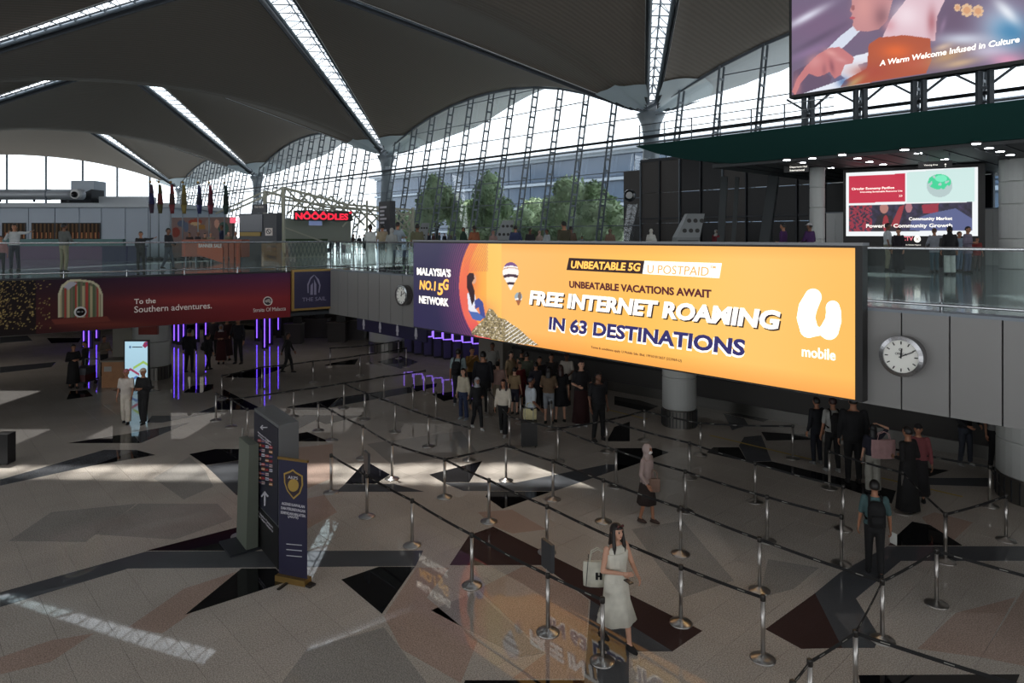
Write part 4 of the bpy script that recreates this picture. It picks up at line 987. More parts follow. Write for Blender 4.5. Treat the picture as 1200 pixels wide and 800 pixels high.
P('man in dark clothes striding alone across the floor', 337, 390, 438, 1.6, top=((26,24,24),'long'), bottom=('trousers',(20,18,20)), legs='walk', arms=('swing','back'), skn='brown')
# --- the large queue group
P('man in a light blue shirt and dark trousers seen from behind at the queue edge', 537, 409, 476, PI-.2, top=((134,150,152),'short'), bottom=('trousers',(30,32,40)), legs='stand', shoes=(150,150,150), pack=('black backpack on the man in the light blue shirt', (14,14,18), (.16,.22,.1)))
P('woman in a yellow and brown patterned blouse in the queue', 553, 407, 470, .6, top=((134,100,50),'long'), bottom=('trousers',(30,28,34)), hair=('bun',(18,14,14)), arms=('bent','phone'))
P('woman in a white cardigan and flared blue jeans', 543, 432, 492, -.6, skn='fair', top=((186,178,158),'long',.54), bottom=('trousers',(44,54,84)), hair=('long',(20,14,14),.78), arms=('down','down'), legs='apart', flare=.014, shoes=(150,160,170))
P('person in a black jacket with a pale grey hood and white sneakers', 559, 443, 504, .5, top=((20,20,24),'long'), bottom=('trousers',(18,18,22)), hair=('hijab',(150,152,160)), arms=('front','down'), legs='walk', shoes=(190,190,190))
P('tall man in a navy black hoodie seen from behind', 566, 412, 487, PI, top=((16,16,24),'long'), bottom=('trousers',blk), build=1.1, shoes=(120,120,120))
P('man in a white shirt with a dark strap facing the queue from behind it', 577, 402, 458, .1, top=((130,128,124),'short'), bottom=('trousers',(30,30,34)), skn='brown')
P('woman in a pink top and beige trousers seen from behind', 583, 424, 483, PI, skn='fair', top=((164,132,124),'short'), bottom=('trousers',(142,130,112)), hair=('bun',(18,14,14)), arms=('bent','bent'))
P('woman in a cropped white top and flared black trousers walking forward', 590, 445, 511, -.2, skn='tan', top=((196,188,174),'long',.56), bottom=('trousers',blk), hair=('long',(34,16,16),.8,1), arms=('swing','down'), legs='walk', flare=.018, shoes=(180,180,180))
P('person in a sleeveless beige top behind the woman in white', 598, 412, 472, 1.0, skn='fair', top=((150,130,100),'short'), bottom=('trousers',(30,28,30)), arms=('phone','down'), hair=('long',(24,18,14),.8))
P('man in a beige shirt with a black sling and shorts', 603, 431, 486, PI-.4, skn='fair', top=((138,116,86),'short'), bottom=('shorts',(28,28,44)))
P('woman in a dark red dress deep in the queue', 609, 425, 478, .4, top=((96,22,26),'long'), bottom=('skirt',(90,20,24),.25), hair=('short',(18,14,14)))
P('man in a grey green shirt seen from behind in the queue', 617, 413, 474, PI, top=((82,86,72),'short'), bottom=('trousers',(30,30,34)), build=1.1)
P('man in a pale blue short sleeved shirt pulling a black suitcase', 622, 441, 520, 1.9, skn='brown', top=((168,176,184),'short'), bottom=('trousers',(20,20,24)), hair=('short',(14,14,30)), arms=('hold','hold'), legs='stand', build=1.08)
P('dark haired figure in black between the pale blue shirt and the brown vest', 632, 418, 480, .3, top=((30,26,30),'long'), bottom=('trousers',(22,22,26)))
P('woman with long hair in a brown vest and denim shorts', 643, 430, 497, PI-.2, skn='fair', top=((104,84,64),'short'), bottom=('shorts',(134,140,146)), hair=('long',(20,14,14),.72), arms=('bent','bent'))
P('woman in a flared black dress with bare legs seen from behind', 657, 428, 495, PI+.2, skn='fair', top=((20,20,24),'short'), bottom=('skirt',(14,14,18),.30), hair=('long',(48,24,18),.74), legs='apart', flare=.04)
P('man in a white t-shirt and black shorts with a dark cap', 664, 414, 473, -.3, skn='brown', top=((176,168,158),'short',.47), bottom=('shorts',blk), hair=('cap',(60,40,38)), arms=('bent','bent'))
P('woman in black with a long dark red skirt', 681, 422, 500, .3, skn='fair', top=((22,20,24),'short'), bottom=('skirt',(46,16,18),.06), hair=('bun',(18,14,14)), arms=('bent','cuff'), shoes=(190,190,190))
P('broad man in black shirt and black trousers at the front of the group', 701, 436, 517, .5, skn='brown', top=((16,16,20),'short'), bottom=('trousers',(14,14,16)), build=1.2, legs='apart')
P('dark figure with grey sleeves behind the brown vest', 646, 415, 474, 0.2, top=((50,46,46),'long'), bottom=('trousers',(24,24,28)))
P('short dark figure between the red dress and the black dress', 628, 425, 482, PI, top=((38,36,44),'long'), bottom=('trousers',(24,24,28)))
P('figure in dark green top at the back of the queue', 611, 410, 466, PI-.5, top=((40,46,40),'long'), bottom=('trousers',(24,24,28)))
P('dark dressed person waiting beyond the round white column', 836, 440, 474, .4, top=((30,26,28),'long'), bottom=('trousers',(20,20,24)), skn='tan')
P('person in a teal jacket waiting beyond the round white column', 845, 440, 474, -.2, top=((28,90,94),'long',.42), bottom=('trousers',(30,30,34)), skn='tan')
# --- queue at the right under the fascia
P('tall man in dark clothes furthest from the pillar in the near queue', 957, 466, 544, PI+.3, top=((22,24,30),'long'), bottom=('trousers',(20,22,32)), shoes=(110,110,110))
P('person in a white t-shirt with a black backpack under the orange screen corner', 976, 466, 553, PI, top=((150,150,146),'short'), bottom=('trousers',(18,18,20)), legs='apart', shoes=(130,130,130), hair=('short',(40,14,16)), pack=('black backpack with crossed straps on the white t-shirt', (14,12,14), (.17,.24,.1)))
P('person in all black standing next to the white t-shirt', 1000, 464, 566, PI-.2, top=((12,12,16),'long'), bottom=('trousers',(12,12,14)), build=1.15)
P('woman with long dark hair holding one arm over her head in white trousers', 1023, 497, 578, PI-.1, skn='fair', top=((26,26,40),'short'), bottom=('wide',(150,148,140)), hair=('long',(12,12,16),.66), arms=('down','up'), legs='stand')
P('figure in a long black robe with arms crossed beside the pink shirt', 1064, 500, 600, PI+.4, skn='tan', top=((16,14,16),'long'), bottom=('robe',(14,13,15),.03), hair=('short',(20,14,14)), arms=('cuff','cuff'))
P('person in a dull pink shirt and black cap under the fascia clock', 1076, 497, 588, -.5, skn='tan', top=((120,62,66),'long'), bottom=('robe',(20,18,22),.10), hair=('cap',(22,20,24)))
P('person in grey jeans whose head is hidden by the grey fascia', 1131, 464, 546, .2, top=((24,24,28),'long'), bottom=('jeans',(52,56,66)), shoes=(150,150,150), legs='apart', arms=('bent','bent'))
P('person in white top and black trousers behind the large pillar', 1166, 466, 550, .1, top=((130,130,130),'short'), bottom=('trousers',(22,22,26)))
# --- upper level
Z = MEZ
P('person in a pink top at the end of the walkway beside the man in white', 1, 277, 321, .4, Z, skn='tan', top=((150,104,106),'long'), bottom=('trousers',(26,26,36)), hair=('short',(18,14,14)))
P('man in a white shirt stretching one arm out over the walkway rail', 17, 263, 318, .2, Z, skn='tan', top=((176,178,180),'long'), bottom=('jeans',(26,30,48)), arms=('point','phone'), legs='apart')
P('man in a grey jacket and khaki trousers standing on the walkway', 75, 262, 320, PI-.3, Z, skn='brown', top=((84,86,84),'long'), bottom=('trousers',(128,120,98)), arms=('bent','bent'))
P('man in black leaning with wide arms on the walkway rail', 165, 272, 319, .1, Z, top=((20,20,24),'long'), bottom=('trousers',(16,16,20)), arms=('point','back'), legs='apart')
P('man in a dark jacket and grey jeans facing the walkway end', 197, 268, 317, 1.5, Z, skn='brown', top=((40,40,46),'long'), bottom=('jeans',(62,68,80)), legs='walk', arms=('bent','bent'))
P('dark figure standing against the white edge of the food display', 315, 285, 307, .2, Z, det=0, top=((20,20,26),'long'), bottom=('trousers',(20,20,26)))
gx = [(222,273,(60,50,48),'person in a brown jacket at the end of the orange sale booth'),(232,272,(48,40,44),'person with curly dark hair browsing the orange sale booth'),(240,274,(96,80,60),'person in a tan top browsing the orange sale booth'),(247,273,(120,110,96),'person in a cream jacket browsing the orange sale booth'),(260,264,(26,34,62),'tall person in a navy jacket behind the orange sale booth'),(268,272,(110,108,90),'person in an olive top behind the orange sale booth'),(276,272,(140,138,140),'person in a pale grey top at the orange sale booth'),(283,274,(90,96,104),'person in a blue grey top at the corner of the orange sale booth')]
for i, (px, hd, c, lb_) in enumerate(gx): P(lb_, px, hd, 305+i%2, (i*1.3)%6, Z, det=0, top=(c,'long'), bottom=('trousers',(28,28,34)), skn=('tan','brown','fair')[i%3])
P('person in a yellow striped shirt by the noodle hut fence', 375, 271, 298, .4, Z, det=0, top=((150,130,70),'short'), bottom=('trousers',(40,44,60)))
P('person in a dark red shirt by the noodle hut fence', 389, 271, 299, -.4, Z, det=0, top=((110,40,44),'long'), bottom=('trousers',(36,40,60)))
P('person in a white shirt by the noodle hut fence', 396, 270, 298, .9, Z, det=0, top=((160,160,156),'short'), bottom=('trousers',(40,44,60)))
P('man in a long white robe with a black shoulder strap', 434, 264, 315, PI-.3, Z, skn='brown', top=((186,188,186),'long'), bottom=('robe',(188,190,188),.05), arms=('bent','down'))
P('man in a beige shirt and dark trousers on the upper level', 448, 264, 312, PI+.2, Z, skn='tan', top=((158,144,120),'short'), bottom=('trousers',(36,38,42)))
P('woman in a grey headscarf and pale grey robe', 459, 268, 316, PI, Z, skn='tan', top=((140,142,140),'long'), bottom=('robe',(134,138,138),.05), hair=('hijab',(150,150,146)))
P('man in a light blue grey shirt pushing a trolley', 466, 261, 315, PI-.5, Z, skn='tan', top=((146,158,168),'short'), bottom=('trousers',(34,36,44)), arms=('rail','rail'))
P('man in an olive shirt with a black strap behind the glass railing', 489, 263, 319, PI-.2, Z, skn='brown', top=((86,84,64),'short'), bottom=('trousers',(34,36,44)))
ux = [(543,267,310,'hijab',(30,52,40),(30,52,40),'woman in a dark green headscarf above the orange screen'),(556,265,313,'short',(20,16,16),(140,84,56),'person in an orange patterned top above the orange screen'),(578,271,308,'hijab',(150,120,112),(150,124,118),'woman in a dusty pink headscarf above the orange screen'),(598,270,306,'short',(20,16,16),(54,64,110),'person in a blue shirt beside the slanted kiosk'),
(604,265,313,'short',(20,16,16),(46,54,88),'person in a navy blue shirt above the orange screen'),(621,268,310,'short',(20,16,16),(40,40,44),'person in a dark grey shirt above the orange screen'),(632,271,306,'hijab',(172,150,140),(170,150,140),'woman in a pale pink headscarf above the orange screen'),(641,269,309,'short',(20,16,16),(168,176,180),'person in a white t-shirt above the orange screen'),
(661,260,321,'short',(16,14,14),(64,60,44),'broad man in an olive shirt standing tallest above the orange screen'),(669,266,313,'short',(30,20,18),(80,64,52),'person in a brown top next to the broad olive shirted man'),(682,277,300,'short',(16,14,14),(120,124,124),'child in a pale top above the orange screen'),(715,269,309,'hijab',(112,92,80),(112,92,80),'woman in a brown headscarf above the orange screen'),
(763,269,309,'hijab',(200,198,190),(196,194,188),'woman in a long white headscarf alone above the orange screen'),(839,270,308,'hijab',(186,184,180),(120,40,52),'woman in a white headscarf with a maroon bag near the slanted kiosk'),(918,262,319,'short',(16,14,14),(58,22,74),'woman with a bun in a purple uniform under the canopy'),(949,262,320,'cap',(180,176,178),(60,24,78),'worker in a purple uniform and white cap under the canopy')]
for i, (px, hd, ft, hk, hc_, tc_, lb_) in enumerate(ux): P(lb_, px, hd, ft, PI+((i*1.7)%2-1), Z, det=0 if ft < 312 else 1, skn=('tan','brown')[i%2], top=(tc_,'long'), bottom=('robe',tc_,.06) if hk == 'hijab' else ('trousers',(30,32,40)), hair=(hk,hc_), arms=('bent','front') if i%2 else ('down','bent'), build=1.15 if i == 8 else 1.0)
for i, (px, hd, c, lb_) in enumerate([(502,276,(60,60,70),'far person in grey behind the railing past the slanted kiosk'),(508,277,(90,60,60),'far person in dull red behind the railing past the slanted kiosk'),(515,276,(70,80,90),'far person in slate blue behind the railing past the slanted kiosk'),(521,277,(40,40,44),'far person in black behind the railing past the slanted kiosk'),(527,276,(110,100,90),'far person in sand colour behind the railing past the slanted kiosk'),(533,277,(50,60,80),'far person in navy behind the railing past the slanted kiosk'),(591,276,(120,110,100),'far person in cream beside the middle slanted kiosk'),(614,277,(60,50,60),'far person in plum beside the middle slanted kiosk'),(650,276,(80,80,90),'far person in grey behind the broad olive shirted man')]):
    P(lb_, px, hd-3, 293, i*.9, Z, det=0, top=(c,'long'), bottom=('trousers',(30,32,40)))
for i, (px, hd, c, lb_) in enumerate([(407,277,(40,44,52),'far person in slate sitting group next to the noodle hut'),(414,276,(70,50,50),'far person in brown red next to the noodle hut'),(421,277,(30,30,36),'far person in black next to the noodle hut'),(427,276,(100,100,104),'far person in light grey next to the man in the white robe')]):
    P(lb_, px, hd-1, 299, i*1.4, Z, det=0, top=(c,'long'), bottom=('trousers',(30,32,40)))
P('man in a white shirt and khaki trousers before the red and mint screen', 1040, 262, 318, 1.2, Z, skn='brown', top=((176,182,186),'short'), bottom=('trousers',(136,132,112)))
P('woman in black beside the man in khaki trousers', 1053, 268, 319, -1.2, Z, skn='tan', top=((26,22,30),'long'), bottom=('robe',(26,24,30),.05))
P('woman in a grey white blouse and teal jeans before the second screen', 1095, 268, 320, PI, Z, skn='tan', top=((126,130,138),'long',.45), bottom=('jeans',(48,72,84)), hair=('short',(70,44,36)), arms=('bent','point'))
P('woman in a long black headscarf and white trousers', 1113, 266, 323, PI-.2, Z, skn='tan', top=((18,18,22),'long',.40), bottom=('wide',(178,184,180)), hair=('hijab',(18,18,22)))
P('girl in blue jeans between the black headscarf and the patterned coat', 1124, 272, 319, .4, Z, skn='tan', det=1, top=((110,124,140),'short'), bottom=('jeans',(80,98,118)))
P('person with a patterned coat and bag in the group before the screen', 1134, 266, 321, .5, Z, skn='tan', top=((110,104,120),'long',.42), bottom=('jeans',(74,82,104)), hair=('short',(14,12,14)), arms=('front','front'))
P('child in a red top beside the group before the screen', 1145, 279, 317, -.2, Z, skn='tan', top=((120,40,38),'short',.44), bottom=('trousers',(80,70,70)), hair=('long',(16,12,12),.76))
# ============================================================ BELT POSTS
M_chrome = mat('brushed_steel', (178,174,170), .28, .95); M_belt = mat('belt_black', (16,16,18), .7); M_mark = mat('belt_print', (150,148,142), .7)
proto = empty('stanchion', (0,0,0))
q = MB(); q.lathe([(.175,0),(.178,.012),(.165,.022),(.10,.045),(.045,.062),(.034,.075)], (0,0,0), 24); q.build('base', M_chrome, proto, smooth=True)
q = MB(); q.lathe([(.031,.07),(.031,.83)], (0,0,0), 14); q.build('pole', M_chrome, proto, smooth=True)
q = MB(); q.lathe([(.036,.83),(.038,.835),(.038,.90),(.034,.91),(.02,.915)], (0,0,0), 14); q.build('post_head', mat('post_head',(70,68,66),.3,.8), proto, smooth=True)
first = True; POSTS = {}; proto_parts = list(proto.children)
def post(key, label, x, y):
    global first
    if first: o = proto; first = False
    else:
        o = proto.copy(); COL.objects.link(o)
        for k in proto_parts: c = k.copy(); COL.objects.link(c); c.parent = o
    o.location = (x, y, 0); tag(o, label, 'belt post', 'steel belt posts of the queue barriers'); POSTS[key] = o; return o
def belt(a, b):
    A, B = Vector(POSTS[a].location), Vector(POSTS[b].location); d = (B-A).normalized(); q = MB(); n = 10
    side = Vector((-d.y, d.x, 0))*.0035; pr = None; L = (B-A).length; k = -1
    for i in range(n+1):
        t = i/n; p = A.lerp(B, t)+d*(.036*(1-2*t)); z = .872-.05*(L/2.5)*4*t*(1-t)*.45
        c = [Vector((p.x,p.y,z-.024))-side, Vector((p.x,p.y,z-.024))+side, Vector((p.x,p.y,z+.024))+side, Vector((p.x,p.y,z+.024))-side]
        if pr: q.m = 0; q.hexa([pr[0],pr[1],pr[2],pr[3],c[0],c[1],c[2],c[3]])
        pr = c
    q.m = 1; m = max(2, int(L/.55))
    for i in range(m):
        t = (i+.5)/m; p = A.lerp(B, t); z = .872-.05*(L/2.5)*4*t*(1-t)*.45
        q.bar(p-d*.055+Vector((0,0,z)), p+d*.055+Vector((0,0,z)), .0092, .012)
    q.build('belt', [M_belt, M_mark], POSTS[a])
ORD = ['first','second','third','fourth','fifth','sixth','seventh','eighth','ninth','tenth','eleventh','twelfth']
ROWS = [
 ('front', 'front row beginning by the directory stand', [(388,578),(430,606),(483,640),(553,687),(642,742),(706,776)], True),
 ('second', 'second row, past the woman in white', [(521,583.5),(573,612),(641,648),(798,731),(894,773)], True),
 ('third', 'third row, before the pale headscarf', [(593,564),(648,586),(707,612),(797.5,650),(890,693),(1034,751)], True),
 ('fourth', 'fourth row, behind the pale headscarf', [(654,541),(722,571),(803,600),(899,635),(986,662)], True),
 ('fifth', 'fifth row, before the yellow tape', [(711,530),(808,561),(885,589),(988,621)], True),
 ('under', 'row nearest the two round white columns', [(755,517),(821,534),(929,538)], False),
 ('near', 'row bending round before the large pillar', [(972,573),(1058,602),(1108,659),(1179,634)], False),
 ('pillar', 'short row leading to the large pillar', [(1011,560),(1160,594)], False),
 ('diag', 'inner diagonal row behind the directory stand', [(373,505.5),(389,517),(425,538),(459.5,562)], True),
 ('fan', 'diagonal row ending at the queueing group', [(403,479),(427.5,492),(463,507),(502,524),(550,540)], True),
 ('grp', 'row among the feet of the queueing group', [(572,488),(597,525)], False),
 ('long', 'long crosswise row behind the directory stand', [(253,493.5),(271,501),(344,489),], False),
 ('back', 'second crosswise row below the purple kiosks', [(260,469),(307,457),(367,449),(422,441),(476,431)], True),
 ('deep', 'furthest crosswise row below the purple kiosks', [(387,431),(433,427),(467,421)], True),
 ('mid', 'scattered posts between the crosswise rows', [(290,515),(450,470),(484,482),(498,462),(511,492)], False),
 ('inner', 'posts standing among the queueing people', [(536,470),(610,497),(646,505)], False),
]
for key, desc, pts, b in ROWS:
    for i, (x, y) in enumerate(pts):
        g = G(x, y-1); post((key,i), 'steel belt post, %s of the %s' % (ORD[i], desc), g.x, g.y)
        if b and i: belt((key,i-1), (key,i))
for a, b in ((('second',0),('diag',3)),(('second',0),('third',0)),(('fourth',0),('grp',1)),(('fourth',0),('fifth',0)),(('fifth',0),('under',0)),(('under',0),('under',1)),(('under',1),('under',2)),
             (('near',0),('near',1)),(('near',1),('near',2)),(('near',2),('near',3)),(('pillar',0),('pillar',1)),(('pillar',1),('near',3)),(('long',0),('long',1)),(('long',1),('long',2)),(('fan',0),('long',2)),(('mid',0),('long',1)),(('fan',0),('mid',1)),(('mid',1),('mid',3)),(('grp',0),('grp',1)),(('diag',0),('diag',1))):
    belt(a, b)
# posts along the lower edge of the view
for key, x, yt, lab in (('e0',1097.5,None,'steel belt post on the pale patch below the man in the teal shirt'),('e1',1002.5,738,'steel belt post cut by the lower edge beside the wine red floor piece'),('e2',949,772,'steel belt post with only its top above the lower edge, between two others'),('e3',929,797,'steel belt post whose tip barely shows at the lower edge')):
    if yt is None: g = G(x, 708)
    else:
        g = G(x, yt, .91)
    post(key, lab, g.x, g.y)
g = G(1240, 812, .91); post('e4', 'steel belt post just outside the lower corner under the pillar', g.x, g.y)
g = G(1330, 705, .9); post('e5', 'steel belt post outside the frame beyond the pillar', g.x, g.y)
for a, b in ((('third',5),'e0'),(('third',5),'e1'),('e1','e2'),('e2','e3'),('e1','e4'),('e0','e5')): belt(a, b)
def signtop(key, label):
    o = POSTS[key]; L = o.location
    r = empty('post_sign', (L.x, L.y, .92), label, 'sign'); q = MB(); q.box((L.x, L.y, .945), (.05,.05,.05)); q.build('clamp', M_chrome, r)
    q = MB(); q.box((L.x, L.y, 1.17), (.05,.30,.42), .5); q.build('sign_frame', mat('sign_frame',(70,72,76),.4,.4), r)
    q = MB()
    for i in range(5): q.box((L.x+.02, L.y-.02, 1.05+.06*i), (.032,.2-.03*(i%3),.02), .5)
    q.build('printed_line', M_mark, r)
signtop(('front',1), 'small framed notice on the second post of the front row'); signtop(('front',4), 'small framed notice on the post beside the pink floor glow')
# ============================================================ DIRECTORY STAND, ROLL-UP, LEANING CABINET
M_dg = mat('cabinet_grey', (92,94,96), .5); M_ink = mat('cabinet_ink', (28,30,46), .45); P_w2 = mat('ink_white', (190,188,196), .5)
a_, b_ = G(298,632), G(327,668); A2 = Board(a_.xy, b_.xy)
dep = Vector((.26,.30))
hgt = 2.6
dirs = empty('directory_stand', (a_.x, a_.y, 0), 'tall grey directory stand with dark panel, arrows and small flags', 'sign')
P0_, P1_ = A2.pt(0,0), A2.pt(A2.L,0)
def prismbox(z0, z1, m, nm, par, e=0.0):
    q = MB(); d3 = Vector((dep.x, dep.y, 0)); q.hexa([P0_+Vector((0,0,z0)), P1_+Vector((0,0,z0)), P1_+d3+Vector((0,0,z0)), P0_+d3+Vector((0,0,z0)), P0_+Vector((0,0,z1)), P1_+Vector((0,0,z1)), P1_+d3+Vector((0,0,z1)), P0_+d3+Vector((0,0,z1))]); return q.build(nm, m, par)
prismbox(0, hgt, M_dg, 'cabinet', dirs)
q = MB(); A2.slab(q, .03, A2.L-.03, .80, hgt-.06, 0, .015); q.build('sign_panel', M_ink, dirs)
q = MB(); A2.slab(q, .0, A2.L, .02, .76, 0, .02); q.build('kick_panel', mat('kick_black',(14,14,15),.5), dirs)
def arrow(bd, cx, cy, s, m, par, up, out):
    q = MB(); f = (lambda p: (cx+p[0]*s, cy-p[1]*s)) if up else (lambda p: (cx-p[1]*s*.75, cy-p[0]*s))
    for pts in ([(-.09,-.9),(.09,-.9),(.09,.8),(-.09,.8)], [(0,1),(-.5,.35),(-.36,.22),(0,.68)], [(0,1),(0,.68),(.36,.22),(.5,.35)]): bd.poly(q, [f(p) for p in pts], out-.004, out)
    q.build('arrow', m, par)
arrow(A2, 310.5, 500.5, 6, P_w2, dirs, False, .022); arrow(A2, 311.5, 584, 9, P_w2, dirs, True, .022)
for i, t in enumerate(("Malaysian Passport", "All Other Passports")): A2.text(t, 303.5, 505+i*3.2, 507.4+i*3.2, 319, P_w2, dirs, .018, bold=0)
A2.text("Malaysian Passport", 304, 597.5, 601, 321, P_w2, dirs, .018, bold=0); A2.text("All Other Passports", 304, 601.5, 605, 321, P_w2, dirs, .018, bold=0)
fc = [(170,40,44),(40,60,130),(190,180,180),(180,120,50),(120,30,40),(200,196,200)]
k = 0
for r in range(10):
    for c in range(4):
        x, y = 303.2+c*4.5, 514+r*5.4+c*.9
        if (r*4+c) % 7 == 3: continue
        q = MB(); A2.poly(q, [(x,y),(x+3.6,y+.5),(x+3.6,y+3.6),(x,y+3.1)], .014, .02); q.build('flag_print', mat('flag_%d' % (k%6), fc[k%6], .5), dirs)
        q = MB(); A2.poly(q, [(x,y+1.1),(x+3.6,y+1.6),(x+3.6,y+2.5),(x,y+2)], .02, .023); q.build('flag_stripe', mat('flag_%d' % ((k+2)%6), fc[(k+2)%6], .5), dirs); k += 1
R = Board(G(326,678).xy, G(361,685).xy)
ru = empty('roll_up_banner', G(343,682), 'navy roll-up banner with a gold shield on a gold base', 'banner')
HB = R.px(327,537.5)[1]
q = MB(); R.slab(q, .02, R.L-.02, .1, HB, -.006, .006); q.build('banner_cloth', mat('banner_navy',(26,24,54),.5), ru)
q = MB(); R.slab(q, 0, R.L, .0, .1, -.1, .09); q.build('base', mat('base_gold',(140,112,62),.35,.6), ru)
q = MB(); R.slab(q, 0, R.L, HB, HB+.04, -.02, .02); q.build('top_rail', mat('base_gold'), ru)
q = MB(); q.bar(R.pt(R.L*.4,.012,-.1), R.pt(R.L*.4,.012,.32), .05,.02); q.bar(R.pt(R.L-.04,.015,.0), R.pt(R.L+.12,.015,.03), .14,.03); q.build('foot', M_frame, ru)
sh_ = [(333,554),(340,551.5),(343.5,549.5),(347,552.5),(355,557),(355.5,568),(352,578),(344.5,584.5),(337,575),(333.5,565)]
P_gold2 = mat('shield_gold',(170,140,70),.4,.3)
q = MB(); R.poly(q, sh_, .006, .012); q.build('shield', P_gold2, ru)
q = MB(); R.poly(q, [(344.3+(x-344.3)*.86, 566.5+(y-566.5)*.88) for x, y in sh_], .012, .016); q.build('shield', mat('print_dark'), ru)
q = MB(); R.poly(q, [(344.5+6.3*math.cos(t*.4), 568+7.5*math.sin(t*.4)) for t in range(16)], .016, .021); q.build('shield_disc', P_gold2, ru)
R.text("AKPS", 338.5, 556.5, 560, 350, P_w2, ru, .02, bold=0)
for i, t in enumerate(("AGENSI KAWALAN", "DAN PERLINDUNGAN", "SEMPADAN MALAYSIA", "(AKPS)")):
    hw = (13.5,14,14.5,6)[i]; R.text(t, 344-hw, 587.5+i*5.2, 590.8+i*5.2, 344+hw, P_w2, ru, .009, bold=.01)
for y in (636.5, 643, 650):
    q = MB(); R.poly(q, [(336,y),(354,y+1.6),(354,y+2.4),(336,y+.8)], .006, .009); q.build('printed_line', P_w2, ru)
# slim pale cabinet leaning beside the directory, with its pole
c0_, c1_ = G(283,630), G(296,645)
cb2 = Board(c0_.xy, c1_.xy); lc = empty('slim_cabinet', (c0_.x, c0_.y, 0), 'slim pale green cabinet standing behind the directory stand', 'cabinet')
q = MB(); hh = 2.02; q.hexa([cb2.pt(0,0,.10), cb2.pt(cb2.L,0,.12), cb2.pt(cb2.L,0,-.10), cb2.pt(0,0,-.10), cb2.pt(.02,hh,.05), cb2.pt(cb2.L*.98,hh,.06), cb2.pt(cb2.L*.98,hh,-.12), cb2.pt(.02,hh,-.1)]); q.build('body', mat('pale_green_grey',(96,102,92),.5), lc)
q = MB(); cb2.slab(q, -.02, cb2.L+.04, 0, .04, -.3, .42); q.build('base_plate', M_steeld, lc)
p_ = G(280,628); q = MB(); q.tube((p_.x,p_.y,0.02), (p_.x+.06,p_.y+.05,2.15), .022, n=10); r_ = empty('banner_pole', (p_.x,p_.y,0), 'thin steel pole standing next to the slim pale green cabinet', 'pole'); q.build('pole', M_chrome, r_); q = MB(); q.lathe([(.16,0),(.15,.02),(.03,.04)], (p_.x,p_.y,0), 18); q.build('base', M_chrome, r_)
# ============================================================ LOWER LEVEL
def rcol(px, ybase, wpx, top, lab, bands=(1.15,), metal=True, poster=False):
    g = G(px, ybase); r = wpx/2/F*g.y*1.03; c = ((px-600)/F*(g.y+r), g.y+r, 0); o = empty('column', (c[0],c[1],0), kind='structure'); g2 = .03
    zs = [.55]+list(bands)+[top]
    for i, (za, zb) in enumerate(zip(zs, zs[1:])): q = MB(); q.lathe([(r-.03,za),(r,za+g2),(r,zb-g2),(r-.03,zb)], c, 32); q.build('cladding', mat('column_white',(176,178,176),.4), o, smooth=False)
    q = MB(); q.lathe([(r+.015,0),(r+.015,.53),(r,.55)], c, 32); q.build('steel_skirt', mat('skirt_steel',(110,108,104),.3,.85), o)
    q = MB()
    for k in range(32): t = 2*math.pi*k/32; q.bar((c[0]+(r+.018)*math.cos(t), c[1]+(r+.018)*math.sin(t), .03), (c[0]+(r+.018)*math.cos(t), c[1]+(r+.018)*math.sin(t), .52), .02)
    q.build('skirt_rib', M_steeld, o); return c, r
rcol(796, 503, 39, 3.15, '', bands=(1.55,))
rcol(1228, 606, 104, 3.12, '', bands=(1.35,2.55))
rcol(455, 414, 44, 3.15, '', bands=(1.5,))
c_, r_c = rcol(178, 447, 40, 3.15, '', bands=(1.6,))
# upper columns under the canopy
for px, Y, wpx in ((961.5,30.5,17),(1203,27.0,34)):
    r = wpx/2/F*Y; c = ((px-600)/F*Y, Y+r, 0); o = empty('column', (c[0],c[1],MEZ), kind='structure'); zs = [MEZ,5.9,7.3,8.2,9.15]
    for za, zb in zip(zs, zs[1:]): q = MB(); q.lathe([(r-.03,za),(r,za+.03),(r,zb-.03),(r-.03,zb)], c, 24); q.build('cladding', mat('column_white'), o)
# posters and service block by the left column
Y_ = c_[1]-.2; wl = Board((AT(132,Y_,0)).xy, AT(164,Y_-.2,0).xy)
q = MB(); wl.slab(q, 0, wl.L, 0, 2.75, -.6, 0); q.build('wall_service', mat('beige_wall',(140,136,126),.7), kind='structure')
q = MB(); pz = Board(AT(162.5,c_[1]-r_c-.03,0).xy, AT(184.5,c_[1]-r_c-.03,0).xy); ps = empty('poster', pz.pt(0,1.9), 'red poster with white waves on the round column behind the light blue display', 'poster')
pz.slab(q, 0, pz.L, 1.95, 3.0, -.12, .02); q.build('sheet', mat('poster_red',(130,40,28),.5), ps)
for k in range(3): q = MB(); pz.slab(q, 0.02, pz.L-.02, 2.55+k*.14, 2.6+k*.14, .02, .026); q.build('wave_stripe', mat('poster_cream',(180,160,130),.5), ps)
g = G(134,455); ctn = empty('counter', (g.x,g.y+.4,0), 'brown wooden counter beside the light blue display', 'counter'); M_brown = mat('counter_brown',(150,104,66),.5,noise=.1,nscale=6)
q = MB(); q.box((g.x,g.y+.5,.52), (1.15,.8,1.02), .12); q.build('body', M_brown, ctn); q = MB(); q.box((g.x,g.y+.5,1.06), (1.22,.88,.06), .12); q.build('worktop', mat('worktop',(120,112,96),.5), ctn)
q = MB(); q.box((g.x-.3,g.y+.07,.75), (.28,.02,.2), .12); q.build('notice', M_mark, ctn)
Td = Board(AT(146.5,26.9,0).xy, AT(173,26.9,0).xy); tz = ZY(400,26.9)
tot = empty('digital_totem', Td.pt(Td.L/2,0), 'light blue digital display with hexagon outlines by the beige wall', 'screen')
